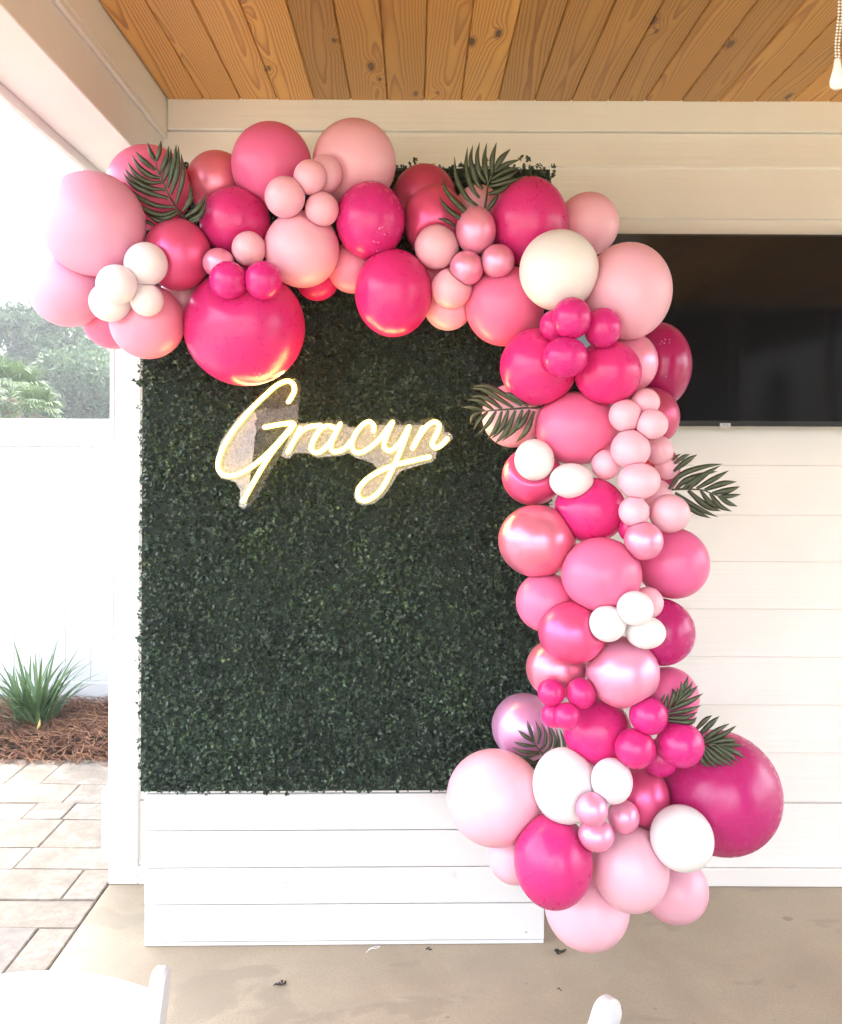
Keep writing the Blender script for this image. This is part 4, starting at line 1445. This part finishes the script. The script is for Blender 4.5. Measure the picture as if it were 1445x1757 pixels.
frond((860, 1220), 11.115, [(640, 1170), (760, 930), (800, 850), (740, 760), (670, 660), (610, 560)],
      [[(495, 180), (550, 350), (630, 580)], [(315, 360), (450, 480), (630, 600)], [(230, 590), (420, 650), (680, 680)], [(205, 690), (420, 780), (720, 790)],
       [(145, 820), (380, 890), (740, 820)], [(150, 875), (330, 990), (720, 980)], [(230, 765), (400, 890), (640, 980)], [(300, 960), (480, 1050), (660, 1120)], [(400, 1010), (520, 1090), (650, 1170)],
       [(655, 180), (735, 420), (705, 640)], [(770, 215), (850, 430), (830, 650), (740, 740)], [(845, 175), (950, 450), (930, 680), (800, 810)], [(900, 230), (1030, 500), (1010, 760), (880, 880)],
       [(1040, 330), (1100, 560), (1080, 800), (930, 900)], [(1110, 330), (1190, 560), (1200, 800), (1000, 930)]],
      ['E2'], 'small palm leaf between the lilac pearl balloon and the tall white one', 0.0078)
frond((1110, 1150), 8.03, [(230, 680), (330, 530), (440, 400), (500, 310)],
      [[(255, 315), (220, 400), (190, 450)], [(300, 320), (260, 480), (220, 560)], [(350, 250), (380, 340), (300, 540)], [(420, 235), (435, 320), (370, 450)], [(470, 150), (490, 260), (440, 390)],
       [(570, 75), (540, 200), (480, 340)], [(635, 155), (570, 280), (440, 410)], [(705, 215), (600, 320), (400, 470)], [(775, 320), (600, 430), (320, 550)],
       [(750, 485), (560, 560), (270, 610)], [(700, 575), (520, 660), (260, 650)], [(690, 650), (600, 720), (300, 700)]],
      ['D12'], 'dark palm leaf above the largest small fuchsia balloon', 0.0100)
frond((1110, 1150), 8.03, [(640, 1010), (760, 1000), (900, 1020), (1060, 1050)],
      [[(900, 620), (800, 700), (660, 840)], [(1000, 635), (880, 750), (700, 920)], [(1140, 735), (970, 840), (740, 990)], [(1235, 765), (1060, 890), (800, 1000)], [(1255, 975), (1100, 970), (880, 1010)],
       [(1335, 1045), (1180, 1030), (980, 1030)], [(1360, 1220), (1200, 1120), (990, 1040)], [(1275, 1275), (1120, 1150), (940, 1030)], [(1220, 1315), (1050, 1160), (860, 1030)],
       [(1180, 1330), (980, 1200), (800, 1040)], [(1080, 1330), (920, 1230), (770, 1050)], [(970, 1360), (860, 1240), (720, 1060)], [(880, 1340), (780, 1270), (690, 1080)], [(690, 1335), (650, 1270), (640, 1100)]],
      ['E3d'], 'green palm leaf lying on the huge dark fuchsia balloon', 0.0112, dy=0.02)

# ------------------------------------------------------------------ neon sign
SIGN_Y = 2.468


def S(p, d=0.0):
    return P(340 + p[0] / 3.141, 630 + p[1] / 3.141, SIGN_Y + d)


s0 = S((700, 480), 0.012)
sign = thing('neon_sign', 'lit warm white neon name sign in script on the boxwood greenery', 'neon sign', s0)


def mk_emit(name, col, strength):
    m = bpy.data.materials.new(name)
    m.use_nodes = True
    n, l = m.node_tree.nodes, m.node_tree.links
    n.clear()
    e = n.new('ShaderNodeEmission')
    e.inputs['Color'].default_value = (*col, 1)
    e.inputs['Strength'].default_value = strength
    o = n.new('ShaderNodeOutputMaterial')
    l.new(e.outputs[0], o.inputs['Surface'])
    return m


NEON_CORE = mk_emit('neon core glow', (1.0, 0.52, 0.145), 7.0)
NEON_SKIN = mk_emit('neon silicone glow', (1.0, 0.68, 0.07), 0.50)
letters = {
 'letter_g': [[(485, 190), (510, 150), (520, 118), (510, 88), (485, 75), (455, 82), (415, 105), (368, 147), (310, 202), (250, 268), (195, 335), (150, 405), (120, 472), (108, 528), (118, 562), (143, 581), (178, 586), (215, 576), (270, 550), (330, 505), (390, 450), (450, 385), (490, 338), (515, 306)],
              [(355, 325), (420, 312), (480, 303), (515, 304), (500, 335), (450, 395), (395, 465), (340, 550), (290, 637), (240, 725)]],
 'letter_r': [[(552, 325), (515, 400), (483, 460)], [(500, 425), (530, 378), (565, 340), (605, 320), (665, 314)]],
 'letter_a': [[(738, 328), (700, 316), (660, 336), (625, 390), (610, 435), (628, 458), (658, 455), (700, 420), (740, 360), (768, 303)], [(768, 303), (732, 375), (716, 425), (728, 452), (762, 451), (800, 430), (822, 400)]],
 'letter_c': [[(945, 348), (946, 315), (920, 294), (882, 315), (848, 360), (828, 415), (842, 453), (880, 458), (930, 430), (985, 380), (1020, 330), (1050, 293)]],
 'letter_y': [[(1050, 293), (1018, 365), (1002, 420), (1018, 447), (1050, 445), (1092, 400), (1135, 322)], [(1138, 318), (1110, 400), (1060, 520), (1000, 640), (950, 695), (900, 718), (866, 702), (865, 660), (900, 612), (960, 570), (1050, 530), (1150, 505), (1250, 483)]],
 'letter_n': [[(1212, 325), (1180, 390), (1155, 440)], [(1160, 432), (1200, 360), (1240, 312), (1275, 295), (1299, 312), (1290, 350), (1266, 398), (1265, 425), (1290, 432), (1320, 412), (1345, 382)]],
}
for name, strokes in letters.items():
    mb, mc = MB(), MB()
    for st in strokes:
        c = crom([S(p) - s0 for p in st], 5)
        mb.tube(c, 0.0074, 10)
        c2 = [p + Vector((0, -0.0042, 0)) for p in c]
        mc.tube(c2, 0.0050, 8)
    lo = mb.build(name, NEON_SKIN, sign, True)
    mc.build('glow_core', NEON_CORE, lo, True)

outline = [(552, 92), (540, 300), (580, 302), (630, 288), (680, 288), (740, 283), (775, 281), (800, 312), (850, 322), (880, 292), (925, 274), (960, 285), (985, 305), (1015, 285), (1055, 266), (1085, 290), (1105, 300), (1140, 284), (1180, 300), (1215, 280), (1255, 268), (1295, 280), (1325, 308), (1330, 345), (1365, 352), (1377, 378), (1360, 405), (1288, 455), (1285, 490), (1262, 515), (1180, 535), (1100, 560), (1075, 585), (1040, 645), (1005, 695), (950, 738), (893, 748), (850, 730), (836, 690), (850, 640), (905, 585), (962, 545), (940, 520), (890, 500), (850, 492), (808, 465), (770, 480), (700, 484), (640, 490), (590, 466), (520, 466), (495, 494), (465, 492), (444, 478), (395, 560), (330, 680), (275, 755), (243, 768), (214, 748), (222, 705), (225, 665), (200, 622), (165, 610), (120, 600), (92, 560), (90, 500), (120, 400), (160, 340), (210, 270), (290, 190), (370, 110), (440, 62), (500, 52), (535, 66)]


def sheet(poly, d0, d1, name, mat, parent):
    mb = MB()
    n = len(poly)
    v = [S(p, d0) - s0 for p in poly] + [S(p, d1) - s0 for p in poly]
    f = [tuple(range(n)), tuple(range(n, 2 * n))[::-1]] + [(i, (i + 1) % n, n + (i + 1) % n, n + i) for i in range(n)]
    o = mb.add(v, f).build(name, mat, parent)
    return o


def mk_acrylic(name, whiteness, spec_rough, col=(0.8, 0.8, 0.8)):
    m = Mat(name, spec_rough, 0.5, col)
    tr = m.n.new('ShaderNodeBsdfTransparent')
    mx = m.n.new('ShaderNodeMixShader')
    fr = m.n.new('ShaderNodeFresnel')
    fr.inputs['IOR'].default_value = 1.25
    fac = m.math('MINIMUM', m.math('ADD', fr.outputs[0], whiteness), 1.0)
    m.l.new(fac, mx.inputs[0])
    m.l.new(tr.outputs[0], mx.inputs[1])
    m.l.new(m.b.outputs[0], mx.inputs[2])
    m.l.new(mx.outputs[0], m.n['Material Output'].inputs['Surface'])
    return m.m


ACRYL = mk_acrylic('clear acrylic', 0.02, 0.05)
FILM = mk_acrylic('protective film', 0.17, 0.35, (0.58, 0.60, 0.68))
FILM2 = mk_acrylic('cloudy protective film', 0.25, 0.4, (0.58, 0.60, 0.68))
sheet(outline, 0.009, 0.013, 'acrylic_panel', ACRYL, sign)
film_a = [(282, 205), (300, 238), (318, 262), (318, 275), (304, 300), (316, 345), (306, 372), (300, 450), (285, 560), (262, 750), (243, 764), (218, 746), (226, 705), (228, 664), (203, 620), (166, 607), (122, 597), (95, 558), (93, 500), (123, 401), (163, 342), (213, 272)]
sheet(film_a, 0.0075, 0.0082, 'protective_film', FILM2, sign)
film_b = [(524, 310), (560, 304), (800, 306), (810, 322), (850, 325), (900, 312), (1325, 312), (1328, 348), (1363, 355), (1373, 378), (1358, 402), (1285, 453), (1282, 488), (1260, 512), (1180, 532), (1099, 557), (1073, 582), (1037, 643), (1002, 692), (949, 735), (893, 745), (852, 728), (839, 690), (853, 642), (907, 588), (966, 545), (942, 518), (891, 497), (851, 489), (809, 462), (770, 477), (700, 481), (640, 487), (591, 463), (519, 463), (494, 491), (466, 489), (447, 476), (470, 420)]
sheet(film_b, 0.0075, 0.0082, 'protective_film', FILM, sign)
film_c = [(300, 232), (370, 226), (430, 226), (490, 212), (540, 196), (538, 298), (500, 300), (440, 305), (355, 318), (316, 345), (304, 300), (318, 275)]
FILM3 = mk_acrylic('thin protective film', 0.05, 0.35, (0.58, 0.60, 0.68))
sheet(film_c, 0.0075, 0.0082, 'protective_film', FILM3, sign)
for p in ((237, 747), (895, 735), (1357, 362), (520, 64)):
    c = S(p, 0.0085) - s0
    MB().tube([c + Vector((0, -0.004, 0)), c + Vector((0, 0.02, 0))], 0.0026, 10).build('standoff_screw', STEEL, sign, True)

# ------------------------------------------------------------------ chairs
def chair(loc, rz, label, H=0.80, W=0.40):
    t = thing('folding_chair', label, 'chair', loc, rz, 'white folding chairs in the foreground')
    # local: back at y = 0 (top), seat towards +y... chair faces +Y
    def slab(pts, w, d, name, mat=CHAIRM):
        # flat bar following pts in the YZ plane, rounded ends
        return None
    for s in (-1, 1):
        x = s * (W / 2)
        # back post runs down to the front foot; top end rounded
        top = Vector((0, -0.045, H)); foot = Vector((0, 0.40, 0.0))
        ax_ = (top - foot).normalized()
        nrm = Vector((0, ax_.z, -ax_.y))
        hw, hx = 0.022, 0.0105
        prof = []
        L = (top - foot).length
        for a in range(0, 181, 15):
            prof.append((hw * math.cos(R(a)), L - hw + hw * math.sin(R(a))))
        prof += [(-hw, 0.0), (hw, 0.0)]
        n = len(prof)
        rings = []
        for dx_, ins in ((-hx, 0.004), (-hx + 0.004, 0.0), (hx - 0.004, 0.0), (hx, 0.004)):
            ring = []
            for (a, b) in prof:
                sc_ = 1 - ins / hw
                bb = b if b <= L - hw else (L - hw + (b - (L - hw)) * sc_)
                p = foot + nrm * (a * sc_) + ax_ * bb
                ring.append((x + dx_, p.y, p.z))
            rings.append(ring)
        vs = sum(rings, [])
        fs = []
        for q in range(3):
            for k in range(n):
                k2 = (k + 1) % n
                fs.append((q * n + k, q * n + k2, (q + 1) * n + k2, (q + 1) * n + k))
        fs += [tuple(range(n)), tuple(range(3 * n, 4 * n))[::-1]]
        MB().add(vs, fs).build('back_post', CHAIRM, t)
        # rear leg
        xl = s * (W / 2 - 0.028)
        MB().add([(xl - 0.01, 0.33, 0.43), (xl + 0.01, 0.33, 0.43), (xl + 0.01, 0.295, 0.43), (xl - 0.01, 0.295, 0.43),
                  (xl - 0.01, -0.03, 0.0), (xl + 0.01, -0.03, 0.0), (xl + 0.01, -0.068, 0.0), (xl - 0.01, -0.068, 0.0)],
                 [(0, 1, 2, 3), (4, 7, 6, 5), (0, 4, 5, 1), (1, 5, 6, 2), (2, 6, 7, 3), (3, 7, 4, 0)]).build('rear_leg', CHAIRM, t)
    # arched back panel between the posts
    nx_ = 20
    vs, fs = [], []
    hwid = W / 2 - 0.0095
    for i in range(nx_ + 1):
        u = i / nx_ * 2 - 1
        zt = H - 0.027 + 0.0105 * (1 - u * u)
        zb = H - 0.175 + 0.010 * (1 - u * u)
        bow = -0.020 * (1 - u * u)
        for (z, dy) in ((zt - 0.003, -0.009), (zt, -0.003), (zt, 0.005), (zt - 0.003, 0.009), (zb + 0.003, 0.009), (zb, 0.004), (zb, -0.004), (zb + 0.003, -0.009)):
            yy = -0.045 + 0.445 * (H - z) / H
            vs.append((u * hwid, yy + dy + bow, z))
    for i in range(nx_):
        for k in range(8):
            k2 = (k + 1) % 8
            fs.append((i * 8 + k, i * 8 + k2, (i + 1) * 8 + k2, (i + 1) * 8 + k))
    fs += [tuple(range(8)), tuple(range(nx_ * 8, nx_ * 8 + 8))]
    bp = MB().add(vs, fs).build('back_panel', CHAIRM, t)
    for xs in (-0.06, 0.0, 0.06):
        z = H - 0.075
        MB().tube([(xs + 0.012, -0.0785 + 0.445 * 0.075 / H, z), (xs + 0.012, -0.06, z)], 0.0022, 8).build('screw', STEEL, bp)
    # seat
    MB().box(-W / 2 + 0.0415, W / 2 - 0.0415, 0.0, 0.36, 0.43, 0.448, 0.004).build('seat_frame', CHAIRM, t)
    sb = MB().box(-W / 2 + 0.05, W / 2 - 0.05, 0.015, 0.345, 0.4485, 0.478, 0.011).build('seat_pad', SEATM, t)
    MB().box(-W / 2 + 0.011, W / 2 - 0.011, 0.318, 0.334, 0.12, 0.145, 0.003).build('front_rung', CHAIRM, t)
    MB().box(-W / 2 + 0.0395, W / 2 - 0.0395, 0.018, 0.032, 0.10, 0.125, 0.003).build('rear_rung', CHAIRM, t)
    return t


c1 = P(279, 1656, 1.19)
W1 = 0.325
# both chairs face the viewer's side: local +Y (seat) turned towards the camera
chair((c1.x - W1 / 2, 1.19 - 0.045, 0.0), R(180), 'white folding chair in the left foreground with its curved back panel in view', c1.z, W1)
c2 = P(1050, 1710, 1.10)
rz2 = R(128)
lx, ly = 0.165, -0.045
chair((c2.x - (lx * math.cos(rz2) - ly * math.sin(rz2)), 1.10 - (lx * math.sin(rz2) + ly * math.cos(rz2)), 0.0), rz2,
      'white folding chair at the bottom right, only one rounded back post in view', c2.z, 0.33)


# ------------------------------------------------------------------ small things on the floor
def twig(px, py, label, seed, s=0.014):
    rr = random.Random(seed)
    Y = F * CAMZ / (py - PY)
    c = P(px, py, Y)
    mb = MB()
    for k in range(4):
        a = rr.uniform(0, 6.28)
        p0 = Vector((rr.gauss(0, .3), rr.gauss(0, .3), 0.25)) * s
        p1 = p0 + Vector((math.cos(a), math.sin(a), rr.uniform(0, .5))) * s * 0.6
        p2 = p1 + Vector((math.cos(a + .8), math.sin(a + .8), rr.uniform(-.2, .4))) * s * 0.6
        mb.tube([p0, p1, p2], [s * 0.14, s * 0.2, s * 0.05], 5)
    o = mb.build('dry_leaf', DEBRIS, None, False, (c.x, Y, 0.001))
    tag(o, label, 'dry leaf')


twig(483, 1691, 'curled dark dry leaf on the concrete in front of the white planks', 1, 0.016)
twig(957, 1634, 'dark dry twig on the concrete below the right end of the planks', 2, 0.020)
twig(735, 1630, 'small brown dry leaf lying against the bottom plank', 4, 0.009)
twig(960, 1697, 'tiny brown crumb of leaf on the concrete, right of centre', 6, 0.007)
Ys = F * CAMZ / (1632 - PY)
pts = [P(a, b, F * CAMZ / (b - PY)) for a, b in ((628, 1636), (636, 1630), (645, 1629), (652, 1625), (640, 1627), (632, 1631))]
c0 = pts[0].copy(); c0.z = 0.002
so = MB().tube(crom([Vector((p.x, p.y, 0.002)) - c0 for p in pts], 5), 0.0013, 6).build('string', STRING, None, True, c0)
tag(so, 'short piece of white string on the concrete against the planks', 'string')

# ------------------------------------------------------------------ thin air volume added to imitate lens glare over the trees
hz = MB().box(-57, 57, -42, 57, -1.2, 9.5).build('glare_haze', bpy.data.materials.new('haze air'))
tag(hz, kind='stuff')
hm = hz.data.materials[0]
hm.use_nodes = True
hn, hl = hm.node_tree.nodes, hm.node_tree.links
hn.clear()
pv = hn.new('ShaderNodeVolumePrincipled')
pv.inputs['Color'].default_value = (0.93, 0.95, 0.97, 1)
pv.inputs['Density'].default_value = 0.0050
ho = hn.new('ShaderNodeOutputMaterial')
hl.new(pv.outputs[0], ho.inputs['Volume'])
